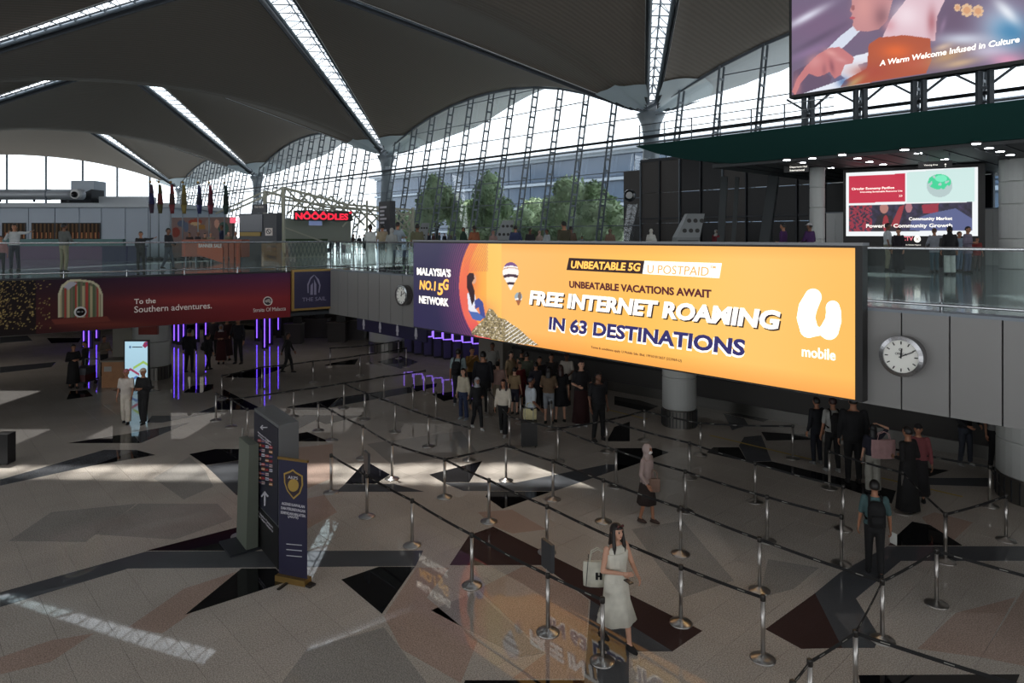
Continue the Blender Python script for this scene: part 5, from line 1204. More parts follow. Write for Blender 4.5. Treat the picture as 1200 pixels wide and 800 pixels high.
q = MB(); Td.slab(q, -.04, Td.L+.04, .05, tz+.05, -.1, 0); Td.slab(q, -.1, Td.L+.1, 0, .05, -.3, .2); q.build('housing', mat('tot_black',(30,32,34),.4), tot)
def paint_tot(X, Y):
    C = np.zeros((len(X),3)); C[:] = (176,214,232); k = np.clip((Y-400)/60,0,1)[:,None]; C[:] = C*(1-k*.1)
    put(C, inpoly(X,Y,[(169,401),(173,399.5),(173,405),(170,408),(167,405)]), (140,40,80)); put(C, inpoly(X,Y,[(170,403),(173,401),(173,403)]), (60,60,130))
    put(C, inell(X,Y,152.5,406.5,1.2,1.5), (70,110,150))
    def chev(cx, y0, w_, c):
        m = inpoly(X,Y,[(cx-w_,y0+w_*.62),(cx,y0),(cx+w_,y0+w_*.62),(cx+w_,y0+w_*.62+3),(cx,y0+3),(cx-w_,y0+w_*.62+3)]); put(C, m, c)
    chev(168,422.5,12,(150,186,90)); chev(153,431,10,(150,50,90)); chev(160,440,10,(70,110,170)); return C
Td.picture('screen_picture', 0, Td.L, .1, tz, 70, 100, paint_tot, M_scr, tot, out=.008)
q = MB(); Td.poly(q, [(155,406),(167,406),(167,407),(155,407)], .008, .012); q.build('printed_line', mat('print_navy'), tot)
# luggage
def suitcase(lab, px, py, w_, h_, d_, col, rot=0.0, grp=None):
    x, y = PL(px, py); o = empty('suitcase', (x,y,0), lab, 'suitcase', grp); 
    q = MB(); e = .03
    for k in range(1): q.loft([((x,y,.06), w_/2*.9, d_/2*.9), ((x,y,.09), w_/2, d_/2), ((x,y,h_-.03), w_/2, d_/2), ((x,y,h_), w_/2*.9, d_/2*.9)], 4)
    co, si = math.cos(rot), math.sin(rot)
    mbx = MB(); mbx.box((x,y,.06+(h_-.06)/2), (w_,d_,h_-.06), rot); mbx.build('shell', mat('case_%d%d%d'%col, col, .45), o)
    for i in range(5):
        t = -w_*.36+i*w_*.18; s_ = MB(); s_.box((x+t*co+d_/2*si, y+t*si-d_/2*co, .06+(h_-.06)/2), (.02,.012,(h_-.06)*.86), rot); s_.build('rib', mat('case_%d%d%d'%col), o)
    hd = MB()
    for s_ in (-.12,.12): hd.tube((x+s_*co, y+s_*si, h_), (x+s_*co, y+s_*si, h_+.38), .01, n=6)
    hd.tube((x-.12*co, y-.12*si, h_+.38), (x+.12*co, y+.12*si, h_+.38), .014, n=6); hd.build('pull_handle', M_steel, o)
    for a in (-1,1):
        for b in (-1,1):
            wb = MB(); cx, cy = a*w_*.4, b*d_*.36; px_, py_ = x+cx*co-cy*si, y+cx*si+cy*co; wb.tube((px_-.012,py_,.03), (px_+.012,py_,.03), .03, n=10); wb.build('wheel', M_frame, o)
    return o
suitcase('black suitcase behind the man in the pale blue shirt', 620, 523, .46,.72,.30, (20,20,22))
def tote(lab, p, w_, h_, col, rot=0.0, d_=.12):
    o = empty('tote_bag', p, lab, 'bag'); x, y, z = p; q = MB(); q.loft([((x,y,z),w_*.5,d_*.5),((x,y,z+h_*.5),w_*.52,d_*.5),((x,y,z+h_),w_*.5,d_*.25)], 12); q.build('bag_body', cloth(col), o); q = MB()
    for s_ in (-.03,.03):
        pts = [(x-w_*.28,y+s_,z+h_),(x-w_*.22,y+s_,z+h_+.14),(x,y+s_,z+h_+.19),(x+w_*.22,y+s_,z+h_+.14),(x+w_*.28,y+s_,z+h_)]
        for a, b in zip(pts, pts[1:]): q.tube(a, b, .008, n=5)
    q.build('handle', cloth(col), o); return o
x, y = PL(621,521); tote('cream tote bag resting on the black suitcase', (x,y,.74), .38,.30, (190,182,140))
x, y = PL(1035,577); o_ = tote('pale pink tote bag hanging beside the woman in white trousers', (x-.05,y-.1,.85), .55,.42, (176,140,140), d_=.2)
x, y = PL(703,752)
wt = tote('white canvas tote with a black edge carried by the woman in white', (x-.02,y+.12,.78), .42,.36, (206,204,190), d_=.14)
q = MB()
for sx in (-.18,.16): q.bar((x-.02+sx,y+.04,.80), (x-.02+sx*.8,y+.04,1.28), .02,.008)
q.build('strap', cloth((20,20,22)), wt)
q = MB(); q.box((x-.04,y+.045,.95), (.035,.02,.1)); q.box((x+.02,y+.045,.95), (.035,.02,.1)); q.box((x-.01,y+.045,.95), (.06,.02,.02)); q.build('emblem', cloth((20,20,22)), wt)
x, y = PL(766,612); o_ = tote('small tan handbag held by the woman in the pale headscarf', (x-.02,y-.12,.70), .26,.26, (120,96,84)); 
q = MB(); g = G(722,757); q.box((g.x+.11,g.y-.42,1.16), (.07,.14,.012), .5); q.build('phone', mat('phone_black',(16,16,18),.2), None, label='dark phone held in front by the woman in the white dress', cat='phone')
q = MB(); g = G(1046,675); q.box((g.x-.02,g.y-.06,.70), (.012,.14,.2), .3); q.build('paper_sheet', mat('paper',(205,205,200),.7), None, label='folded white paper in the hand of the man in the teal shirt', cat='paper')
# luggage cart with bags next to the dark coat
x, y = PL(99,452); lcx = empty('luggage_cart', (x,y,0), 'loaded luggage cart between the two dark dressed travellers', 'cart')
q = MB(); q.box((x,y,.22), (.6,.9,.04)); q.build('platform', M_steeld, lcx); q = MB(); q.tube((x-.28,y+.42,.2),(x-.28,y+.5,1.0),.02); q.tube((x+.28,y+.42,.2),(x+.28,y+.5,1.0),.02); q.tube((x-.28,y+.5,1.0),(x+.28,y+.5,1.0),.024); q.build('push_bar', M_steel, lcx)
for a in (-.24,.24):
    for b in (-.36,.36): q = MB(); q.tube((x+a-.02,y+b,.09),(x+a+.02,y+b,.09),.09,n=12); q.build('wheel', M_frame, lcx)
for k, (c, lab) in enumerate((((70,24,28),'dark red case lying lowest on the luggage cart'),((60,60,66),'grey case lying on top of the dark red one'))):
    q = MB(); q.box((x,y,.245+.13+k*.27), (.5,.72,.26), .05*k); q.build('suitcase', mat('case2_%d'%k, c, .5), None, label=lab, cat='suitcase')
g = G(0,546); q = MB(); q.box((g.x-.02,g.y+.2,.42), (.36,.3,.78)); r_ = empty('suitcase', (g.x,g.y+.2,0), 'black suitcase cut off by the picture edge on the open floor', 'suitcase'); q.build('shell', mat('case_202022'), r_)
q = MB(); q.tube((g.x-.1,g.y+.1,.03),(g.x-.07,g.y+.1,.03),.03); q.tube((g.x+.1,g.y+.1,.03),(g.x+.13,g.y+.1,.03),.03); q.build('wheel', M_frame, r_)
# walls, kiosks and purple lights under the upper level
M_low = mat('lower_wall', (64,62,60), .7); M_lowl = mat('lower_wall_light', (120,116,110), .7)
w0 = G(590,436); w0s, w0p = to_sp(w0.x, w0.y)
wb_ = Board(UN(w0s, w0p+.3).xy, UN(w0s-34, w0p+2.9).xy)
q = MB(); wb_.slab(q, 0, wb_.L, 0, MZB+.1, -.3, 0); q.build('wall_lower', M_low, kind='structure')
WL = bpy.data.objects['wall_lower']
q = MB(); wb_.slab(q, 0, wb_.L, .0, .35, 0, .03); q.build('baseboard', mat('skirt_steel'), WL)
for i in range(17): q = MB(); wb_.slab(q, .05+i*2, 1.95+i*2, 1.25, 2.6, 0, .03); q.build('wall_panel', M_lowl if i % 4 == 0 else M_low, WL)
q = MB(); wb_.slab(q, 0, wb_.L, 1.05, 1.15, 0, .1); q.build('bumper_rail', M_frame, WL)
q = MB(); q.box((w0.x-.3,w0.y+.3,1.6), (1.5,.8,3.1), -.75); q.build('pillar', M_lowl, kind='structure')
E_purp = em('purple', (110,70,255), 3.2); E_lav = em('lavender', (150,110,250), 1.4)
for i in range(9):
    x0 = 478+i*11.5; g = G(x0, 414+i*1.9); o = empty('check_in_kiosk', (g.x,g.y,0), 'check-in kiosk edged with purple light, %s of the row below the screen corner' % ORD[i], 'kiosk', 'purple lit check-in kiosks')
    q = MB(); q.box((g.x,g.y+.3,.6), (.42,.4,1.2), .3); q.box((g.x,g.y+.3,1.5), (.34,.1,.6), .3); q.build('housing', mat('kiosk_grey',(46,44,52),.5), o)
    q = MB(); q.bar((g.x-.2,g.y+.06,1.7),(g.x-.2,g.y+.06,.98),.05); q.bar((g.x-.2,g.y+.06,.98),(g.x+.22,g.y+.16,.98),.05); q.bar((g.x+.22,g.y+.16,.98),(g.x+.22,g.y+.16,1.25),.05); q.build('light_edge', E_lav, o)
    q = MB(); q.box((g.x,g.y+.04,.5), (.36,.02,.8), .3); q.build('front_panel', mat('kiosk_panel',(70,62,110),.4), o)
for i, (px, yb, h0, h1) in enumerate([(98,408,0.1,3),(104,409,.1,3),(113,400,.2,2.9),(152,394,.5,3),(156,394,.5,3),(204,403,.2,3),(209,404,.2,3),(215,399,.2,3),(230,401,.2,3),(241,398,.3,3),(301,400,.2,3),(310,409,.1,3),(316,404,.1,3),(326,396,.5,3)]):
    g = G(px, yb); q = MB(); q.bar((g.x,g.y,h0),(g.x,g.y,h1),.04,.04); r_ = empty('neon_tube', (g.x,g.y,0), 'upright purple neon tube under the sunset banner, %s from the counter side' % (ORD[i] if i < 12 else ('thirteenth','fourteenth')[i-12]), 'light', 'purple neon tubes'); q.build('tube', E_purp, r_)
    q = MB(); q.box((g.x,g.y+.08,1.55), (.3,.06,3.1)); q.build('mounting_strip', M_frame, r_)
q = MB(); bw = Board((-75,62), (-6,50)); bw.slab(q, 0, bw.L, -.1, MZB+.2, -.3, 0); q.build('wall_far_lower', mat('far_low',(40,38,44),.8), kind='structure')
# hanging pictogram sign under the fascia
hs = Board(fb.pt(.35,0,-1.0).xy, fb.pt(4.9,0,-1.0).xy); za, zb = 2.38, 2.98
sg = empty('hanging_sign', hs.pt(hs.L/2, zb), 'navy hanging sign with white toilet pictograms under the fascia', 'sign'); q = MB(); hs.slab(q, 0, hs.L, za, zb, 0, .08); q.build('sign_panel', mat('print_navy'), sg)
for i in range(4):
    u = .5+i*1.15; z0 = za+.1; q = MB(); hs.poly(q, [(u+.05*math.cos(t*.7), z0+.37+.05*math.sin(t*.7)) for t in range(9)], .08, .09, True)
    hs.poly(q, [(u-.09,z0+.05 if i == 3 else z0+.1),(u+.09,z0+.05 if i == 3 else z0+.1),(u+.05,z0+.31),(u-.05,z0+.31)], .08, .09, True); hs.poly(q, [(u-.05,z0-.04),(u-.01,z0-.04),(u-.01,z0+.12),(u-.05,z0+.12)], .08,.09,True); hs.poly(q, [(u+.01,z0-.04),(u+.05,z0-.04),(u+.05,z0+.12),(u+.01,z0+.12)], .08,.09,True)
    q.build('pictogram', P_w2, sg)
q = MB(); q.bar(hs.pt(.4,zb,.04), hs.pt(.4,3.2,.04), .03); q.bar(hs.pt(4.2,zb,.04), hs.pt(4.2,3.2,.04), .03); q.build('hanger', M_steel, sg)
# dark benches and barrier clutter in the far lower hall
for i, (px, y, wd) in enumerate([(330,392,1.2),(350,388,1.6),(372,395,1.4),(396,400,1.0),(415,397,1.3),(345,402,.9),(385,388,1.6)]):
    g = G(px, y); o = empty('check_in_desk', (g.x,g.y,0), 'dark check-in desk in the far lower hall, %s counted from the neon tubes' % ORD[i], 'desk', 'dark check-in desks')
    q = MB(); q.box((g.x,g.y,.55), (wd,.7,1.1)); q.build('desk_body', mat('desk_dark',(52,46,46),.6), o); q = MB(); q.box((g.x+.2,g.y-.1,1.3), (.5,.06,.34)); q.build('monitor', M_frame, o); q = MB(); q.box((g.x,g.y,1.12), (wd+.1,.8,.04)); q.build('desk_top', mat('desk_top',(90,82,76),.5), o)

# unseen fill lights added under the upper level to lift its dark floor
LOW_FILL = [((-24,30),26),((-17,33),26),((-30,38),26),((-10,34),16),((-20,42),22),((-3,31),10),((-32,27),22)]
for (x, y), en in LOW_FILL:
    ld = bpy.data.lights.new('added_fill_light', 'AREA'); ld.energy = en; ld.size = 4.5; ld.color = (1,.93,.85); lo = bpy.data.objects.new('added_fill_light', ld); COL.objects.link(lo); lo.location = (x, y, 3.1)
for s_, p_, en in ((20,16.5,6),(12,17,6),(4,17,6),(-4,17,6)):  # weaker added fill behind the fascia, no real lamps
    q_ = UN(s_, p_); ld = bpy.data.lights.new('added_fill_light', 'AREA'); ld.energy = en; ld.size = 4; ld.color = (1,.92,.84); lo = bpy.data.objects.new('added_fill_light', ld); COL.objects.link(lo); lo.location = (q_.x, q_.y, 3.1)
# ============================================================ UPPER LEVEL THINGS
M_blk = mat('panel_bluegrey', (158,168,180), .5, .1); M_blk2 = mat('cornice_grey', (180,186,192), .5)
Yb = 45.0; bb = Board((-62,Yb), AT(199,Yb,0).xy); ztb = ZY(243,Yb)
blk_ = empty('shop_block', bb.pt(bb.L/2,MEZ,-3), 'blue grey panelled shop block behind the walkway with warm lit posters', 'building')
q = MB(); bb.slab(q, 0, bb.L, MEZ, ztb, -9, -.05); q.build('core', M_blk, blk_)
q = MB(); bb.slab(q, -.2, bb.L+.3, ztb, ztb+.28, -9.3, .35); q.build('cornice', M_blk2, blk_)
xs = [0,33.5,64.5,93,119,147,174,199]; 
def uu(x): return bb.px(x,260)[0]
sp_ = [uu(-33*k) for k in (6,5,4,3,2,1)]+[uu(x) for x in xs]
for a, b in zip(sp_, sp_[1:]):
    if a < 0: continue
    q = MB(); bb.slab(q, a+.03, b-.03, MEZ+.02, ztb-.03, -.05, 0); q.build('wall_panel', M_blk, blk_)
def paint_win(X, Y):
    C = np.zeros((len(X),3)); C[:] = (46,36,28); s = np.sin(X*1.35)
    put(C, s > .2, (96,72,48)); put(C, (np.sin(X*1.2) > .1) & (Y > 272.5) & (Y < 279), (170,120,80)); put(C, (np.sin(X*1.2+1) > .8) & (Y > 272) & (Y < 279), (90,40,30)); put(C, Y > 279.5, (60,44,34)); return C
for x0, x1 in ((4,29.5),(38.5,64),(66,92.5),(94.5,117)):
    a, b = uu(x0), uu(x1); z0, z1 = ZY(281.5,Yb), ZY(262,Yb); q = MB(); bb.slab(q, a-.06, b+.06, z0-.06, z1+.06, 0, .06); fr_ = q.build('poster_frame', M_frame, blk_)
    bb.picture('poster_picture', a, b, z0, z1, 60, 30, paint_win, M_prt, fr_, out=.065)
# low purple band and counters seen through the railing glass
pbz = Board((-50,39), AT(143,39,0).xy); q = MB(); pbz.slab(q, 0, pbz.L, MEZ, 5.45, -.3, 0); o_ = empty('low_partition', pbz.pt(pbz.L/2,MEZ), 'long low purple and teal partition behind the walkway glass', 'partition'); q.build('board', mat('partition_purple',(92,62,96),.5), o_)
q = MB(); pbz.slab(q, -.05, pbz.L+.05, 5.45, 5.85, -.3, .02); q.build('upper_strip', mat('partition_teal',(70,108,108),.5), o_)
g = AT(146,36,MEZ); q = MB(); q.box((g.x,g.y,MEZ+.38), (1.9,.8,.76)); o_ = empty('bench_box', (g.x,g.y,MEZ), 'dark blue box bench behind the walkway glass', 'bench'); q.build('seat_box', mat('bench_blue',(36,42,76),.6), o_); q = MB(); q.box((g.x,g.y,MEZ+.79), (2.0,.9,.06)); q.build('seat_top', mat('bench_top',(60,64,84),.6), o_)
# duct, camera and roof box on the block
dz = ZY(228,43.5); o_ = empty('duct', (-38,43.5,dz), 'long round grey duct lying above the blue grey shop block', 'duct')
q = MB(); q.tube((-60,43.5,dz), AT(97,43.5,dz), .33, n=20); q.build('pipe', mat('duct_grey',(170,174,180),.4,.4), o_, smooth=True)
for k in range(6): q = MB(); p = AT(97,43.5,dz); q.tube((p.x-2.2-k*4,43.5,dz),(p.x-2.12-k*4,43.5,dz),.36,n=20); q.build('joint_ring', M_steel, o_)
for k in range(4): q = MB(); p = AT(80-k*40,43.5,dz); q.bar((p.x,43.5,ztb+.28),(p.x,43.5,dz-.3),.1); q.build('duct_foot', M_steeld, o_)
p = AT(91,43.2,dz); o_ = empty('dome_camera', p, 'white dome camera at the end of the grey duct', 'camera'); q = MB(); q.tube(p, p+Vector((0,-.3,0)), .3, .3, n=20); q.build('housing', mat('cam_white'), o_); q = MB(); q.ball(p+Vector((0,-.32,-.03)), .2, 14, 10); q.build('dome', mat('cam_dome'), o_)
p = AT(104,46,ztb+.3); o_ = empty('plant_box', p, 'grey boxed roof unit with a slanting louvre on the shop block', 'equipment'); q = MB(); q.box((p.x,46,ztb+.3+.75), (1.5,1.4,1.5)); q.build('housing', mat('box_bluegrey',(160,170,182),.5), o_)
q = MB(); q.hexa([(p.x-1.0,45,ztb+.3),(p.x+.8,45,ztb+.3),(p.x+.8,46.4,ztb+.3),(p.x-1.0,46.4,ztb+.3),(p.x-.95,45,ztb+.42),(p.x+.8,45,ztb+1.2),(p.x+.8,46.4,ztb+1.2),(p.x-.95,46.4,ztb+.42)]); q.build('louvre', M_steeld, o_)
p = AT(82,46,ztb+.3); q = MB(); q.box((p.x,46,ztb+.75), (.75,.8,.9)); q.build('small_plant_box', M_steeld, None, label='small dark box beside the slanting louvre on the shop block', cat='equipment')
p = AT(150,46,ztb+.28); q = MB(); q.box((p.x,46,ztb+.5), (3.2,1.2,.5)); q.build('low_roof_box', M_blk2, None, label='long low grey box on the far end of the shop block roof', cat='equipment')
# flag poles
for i, (px, col, c2, nm) in enumerate([(176,(60,44,60),(40,40,80),'plum and navy'),(186,(70,66,40),(90,40,40),'olive and red'),(200,(110,44,48),(60,40,40),'dull red'),(214,(120,106,56),(96,86,50),'yellow'),(232,(40,44,84),(30,30,50),'navy'),(245,(96,34,50),(70,30,44),'crimson'),(263,(34,52,48),(30,40,36),'dark green')]):
    p = AT(px,38,MEZ); zt_f = ZY(214+i*.2,38); o_ = empty('flagpole', p, 'tall flagpole with a hanging %s flag by the shop block' % nm, 'flag', 'row of flagpoles')
    q = MB(); q.tube(p, (p.x,p.y,zt_f), .04, .025, n=8); q.build('pole', M_steel, o_, smooth=True); q = MB(); q.ball((p.x,p.y,zt_f+.05), .07, 8, 6); q.build('finial', P_gold, o_); q = MB(); q.lathe([(.3,0),(.3,.08),(.08,.16)], tuple(p), 14); q.build('base', M_steeld, o_)
    q = MB(); z1 = zt_f-.1; 
    for k, (za, zb, w1, w2) in enumerate(((z1,z1-.5,.06,.11),(z1-.5,z1-1.1,.11,.15),(z1-1.1,z1-1.6,.15,.09))):
        q.m = k % 2; q.loft([((p.x+.10,p.y-.05,zb), w2, .05, .25, 3), ((p.x+.08,p.y-.05,za), w1, .05, .25, 3)], 14)
    q.build('flag_cloth', [cloth(col), cloth(c2)], o_, smooth=True)
# orange sale booth
o_ = empty('sale_booth', AT(250,34,MEZ), 'orange promotional sale booth with slanted banner on the upper level', 'stall')
sb2 = Board(AT(213,34,0).xy, AT(283,33,0).xy)
q = MB(); sb2.slab(q, 0, sb2.L, MEZ+.3, MEZ+1.15, -.6, 0); q.build('counter', mat('booth_salmon',(150,84,66),.6), o_)
q = MB(); sb2.poly(q, [(232,283.5),(262,289),(262,308),(232,298)], .02, .06); q.build('slanted_banner', mat('booth_orange',(176,78,36),.5), o_)
sb2.text("BANNER SALE", 234, 285.5, 290, 261, P_white, o_, .07, bold=.03)
for x0, x1 in ((264,268),(270,275),(277,282)): q = MB(); sb2.poly(q, [(x0,284),(x1,284),(x1,309),(x0,309)], .02,.07); q.build('orange_panel', mat('booth_orange2',(150,66,30),.5), o_)
for x in (216,228,246,262,281): q = MB(); u, z = sb2.px(x,300); q.bar(sb2.pt(u,MEZ,-.1), sb2.pt(u,MEZ+.3,-.1), .06); q.build('leg', M_steel, o_)
pw = Board(AT(201,42.5,0).xy, AT(272,41.5,0).xy); o_ = empty('poster_wall', pw.pt(pw.L/2,MEZ), 'poster wall of food pictures behind the orange sale booth', 'poster'); q = MB(); pw.slab(q, 0, pw.L, MEZ, ZY(254.5,42), -.3, 0); q.build('backing_wall', mat('poster_wall',(120,104,100),.7), o_)
def paint_food(X, Y):
    C = np.zeros((len(X),3)); C[:] = (126,104,100)
    for cx, cy, rx, ry, c in ((206,272,5,6,(130,60,50)),(213,262,5,4,(80,90,110)),(229,260,8,3.5,(150,70,50)),(229,262,6,2,(190,160,120)),(236,266,6,3,(150,110,60)),(218,266,3,6,(90,100,120)),(244,264,4,7,(140,120,110)),(262,268,6,8,(60,90,80)),(254,262,3,5,(200,150,130))): put(C, inell(X,Y,cx,cy,rx,ry), c)
    return C
pw.picture('printed_picture', .1, pw.L-.1, MEZ+.3, ZY(255.5,42), 90, 40, paint_food, M_prt, o_, out=.02)
# dark food display with no smoking sign
dk = Board(AT(281,36,0).xy, AT(324,35,0).xy); o_ = empty('food_display', dk.pt(dk.L/2,MEZ), 'dark grey food display block with a no-smoking sign', 'kiosk'); zz = ZY(250,35.5)
q = MB(); dk.slab(q, 0, dk.L, MEZ, zz, -.4, 0); q.build('housing', mat('display_dark',(62,64,70),.5), o_)
q = MB(); dk.poly(q, [(281.5,252),(308,251),(308,271),(281.5,271)], 0, .04); q.build('screen', mat('display_screen',(44,52,66),.2), o_)
q = MB(); dk.poly(q, [(281.5,272),(306,272),(306,276.5),(281.5,276.5)], 0, .06); q.build('yellow_band', mat('display_yellow',(150,124,50),.5), o_)
q = MB(); dk.poly(q, [(311.5,267),(319.5,267),(319.5,276),(311.5,276)], 0, .04); q.build('notice', P_white, o_)
q = MB()
for k in range(16):
    t0, t1 = 2*math.pi*k/16, 2*math.pi*(k+1)/16; dk.poly(q, [(315.5+2.9*math.cos(t0),271.3+2.9*math.sin(t0)),(315.5+2.9*math.cos(t1),271.3+2.9*math.sin(t1)),(315.5+2.2*math.cos(t1),271.3+2.2*math.sin(t1)),(315.5+2.2*math.cos(t0),271.3+2.2*math.sin(t0))], .04,.05)
dk.poly(q, [(313.6,269.2),(314.2,268.8),(317.4,273.4),(316.8,273.8)], .04,.052); q.build('notice_mark', mat('clock_black'), o_)
dk.text("THE FOOD", 299, 241.5, 243.8, 310, P_white, o_, .05, bold=.02)
q = MB(); dk.poly(q, [(296,240),(312,239),(312,249),(296,250)], -.1, .04); q.build('name_board', mat('display_dark'), o_)
for x, c in ((273,(220,90,110)),(281,(230,210,220)),(299,(200,220,90)),(300.5,(230,230,120))): q = MB(); p = AT(x,36.5,ZY(258 if x < 290 else 260,36.5)); q.bar((p.x,p.y,MEZ),(p.x,p.y,p.z-.15),.04); q.m = 1; q.box(tuple(p), (.28,.1,.3)); q.build('lit_sign', [M_steeld, em('sig_%d'%int(x*2),c,1.0)], None, label='small lit %s sign on a stalk near the food display' % {273:'pink',281:'white',299:'lime',300.5:'yellow'}[x], cat='sign')
# noodle hut: lattice roof truss, fence and red sign
nb = Board(AT(330,41,0).xy, AT(484,46,0).xy); M_lat = mat('lattice_cream', (176,176,160), .5)
hut = empty('noodle_hut', nb.pt(nb.L/2,MEZ), 'open cream lattice hut with a gabled truss and a red lit sign', 'stall')
def nbar(x0,y0,x1,y1,w_=.12,o=0.0,nm='lattice_bar'):
    (ua,za),(ub,zb) = nb.px(x0,y0), nb.px(x1,y1); q = MB(); q.bar(nb.pt(ua,za,o), nb.pt(ub,zb,o), w_); q.build(nm, M_lat, hut)
for o_2 in (0,-4):
    nbar(332,219,332,296,.2,o_2,'post'); nbar(484,243,484,290,.16,o_2,'post'); nbar(430,235,430,290,.12,o_2,'post')
    nbar(332,220,408,240,.14,o_2,'roof_beam'); nbar(408,240,484,246,.12,o_2,'roof_beam'); nbar(332,234,484,252,.1,o_2,'roof_beam'); nbar(332,220,270,248,.1,o_2,'roof_beam'); nbar(332,266,384,285,.08,o_2,'brace')
for x in range(336,484,13):
    t = (x-332)/152; yt = 221+t*24+ (4 if x > 390 else 0); nbar(x,yt,min(x+26,484),yt+28,.09); nbar(min(x+26,484),yt+4,x,yt+30,.09)
q = MB(); nb.slab(q, nb.px(346,260)[0], nb.px(425,260)[0], MEZ+.9, ZY(256,43), -2.2, -2); q.build('back_panel', mat('hut_back',(150,156,146),.6), hut)
q = MB(); a, b = nb.px(333,280)[0], nb.px(388,280)[0]; nb.slab(q, a, b, MEZ, MEZ+.95, -.9, -.7); q.build('planter_wall', M_lat, hut)
q = MB(); nb.slab(q, a, b, MEZ+.95, MEZ+1.15, -1.3, -.6); q.build('planter_top', mat('planter_green',(66,84,60),.8), hut)
for k in range(12):
    u = a+(b-a)*k/12; w_ = (b-a)/12
    q = MB(); q.bar(nb.pt(u,MEZ+.05,-.62), nb.pt(u+w_,MEZ+.9,-.62), .04); q.bar(nb.pt(u+w_,MEZ+.05,-.60), nb.pt(u,MEZ+.9,-.60), .04); q.build('fence_cross', mat('fence_grey',(130,134,130),.5), hut)
ua, ub = nb.px(343,250)[0], nb.px(410.5,250)[0]; z0, z1 = nb.px(343,258.5)[1], nb.px(343,246.5)[1]
ns = empty('lit_sign', nb.pt((ua+ub)/2,z0,.3), 'long black sign with glowing red letters on the lattice hut', 'sign')
q = MB(); nb.slab(q, ua, ub, z0, z1, .15, .3); q.build('sign_box', mat('sign_black',(10,12,14),.4), ns)
E_red = em('red', (255,36,66), 1.0)
nb.text("N\u00d4\u00d4\u00d4DLES", 344.2, 247.3, 257, 406, E_red, ns, .31, bold=.035); nb.text("o", 406.8, 247.6, 250.6, 410, E_red, ns, .31, bold=.02)
q = MB(); p = nb.px(370,266); nb.slab(q, nb.px(363,262)[0], nb.px(378,262)[0], ZY(264,42), ZY(257.5,42), -.2, -.1); q.build('menu_screen', mat('menu_screen',(130,146,196),.3,emit=.3), None, label='small pale blue menu screen under the sign with red letters', cat='screen')
# information tower and trolleys
ib = Board(AT(444,36,0).xy, AT(457,34.8,0).xy); o_ = empty('information_tower', ib.pt(ib.L/2,MEZ), 'narrow dark information tower with small white lines of print', 'sign'); zz = ZY(236,35.5)
q = MB(); ib.slab(q, 0, ib.L, MEZ, zz, -.3, 0); q.build('housing', mat('tower_dark',(40,44,50),.5), o_)
for k in range(9): q = MB(); ib.slab(q, ib.L*.12, ib.L*(.5 if k%3 else .7), zz-.35-k*.2, zz-.25-k*.2, 0, .012); q.build('printed_line', P_w2, o_)
def trolley(px, py, lab, cols, rot=0.0):
    x, y = PL(px, py, MEZ); o = empty('luggage_trolley', (x,y,MEZ), lab, 'cart'); q = MB(); q.box((x,y,MEZ+.2),(.55,.8,.04),rot); q.build('platform', M_steel, o)
    q = MB(); co, si = math.cos(rot), math.sin(rot)
    f = lambda a, b, z: (x+a*co-b*si, y+a*si+b*co, MEZ+z)
    for a in (-.25,.25): q.tube(f(a,.38,.18), f(a,.45,1.0), .02, n=6)
    q.tube(f(-.25,.45,1.0), f(.25,.45,1.0), .025, n=6); q.build('push_bar', M_steel, o)
    for a in (-.22,.22):
        for b in (-.33,.33): q = MB(); q.tube(f(a-.02,b,.09), f(a+.02,b,.09), .09, n=10); q.build('wheel', M_frame, o)
    z = .225
    for k, c in enumerate(cols):
        q = MB(); q.box((x,y,MEZ+z+.14),(.46,.66,.27),rot+.05*k); q.build('suitcase', mat('case3_%d%d%d'%c,c,.5), None, label='%s case, %s up on the %s' % (('dark','blue','dull red','grey')[(k+px)%4], ('lowest','second','third')[k], lab.split(' ',1)[1]), cat='suitcase'); z += .275
trolley(470, 316, 'the trolley pushed by the light blue grey shirt', [(40,42,48),(50,60,90)], .3)
trolley(406, 300, 'a trolley parked next to the noodle hut fence', [(44,40,40),(70,40,44)], .5)
trolley(381, 299, 'a trolley in front of the noodle hut fence', [(36,40,50)], -.4)
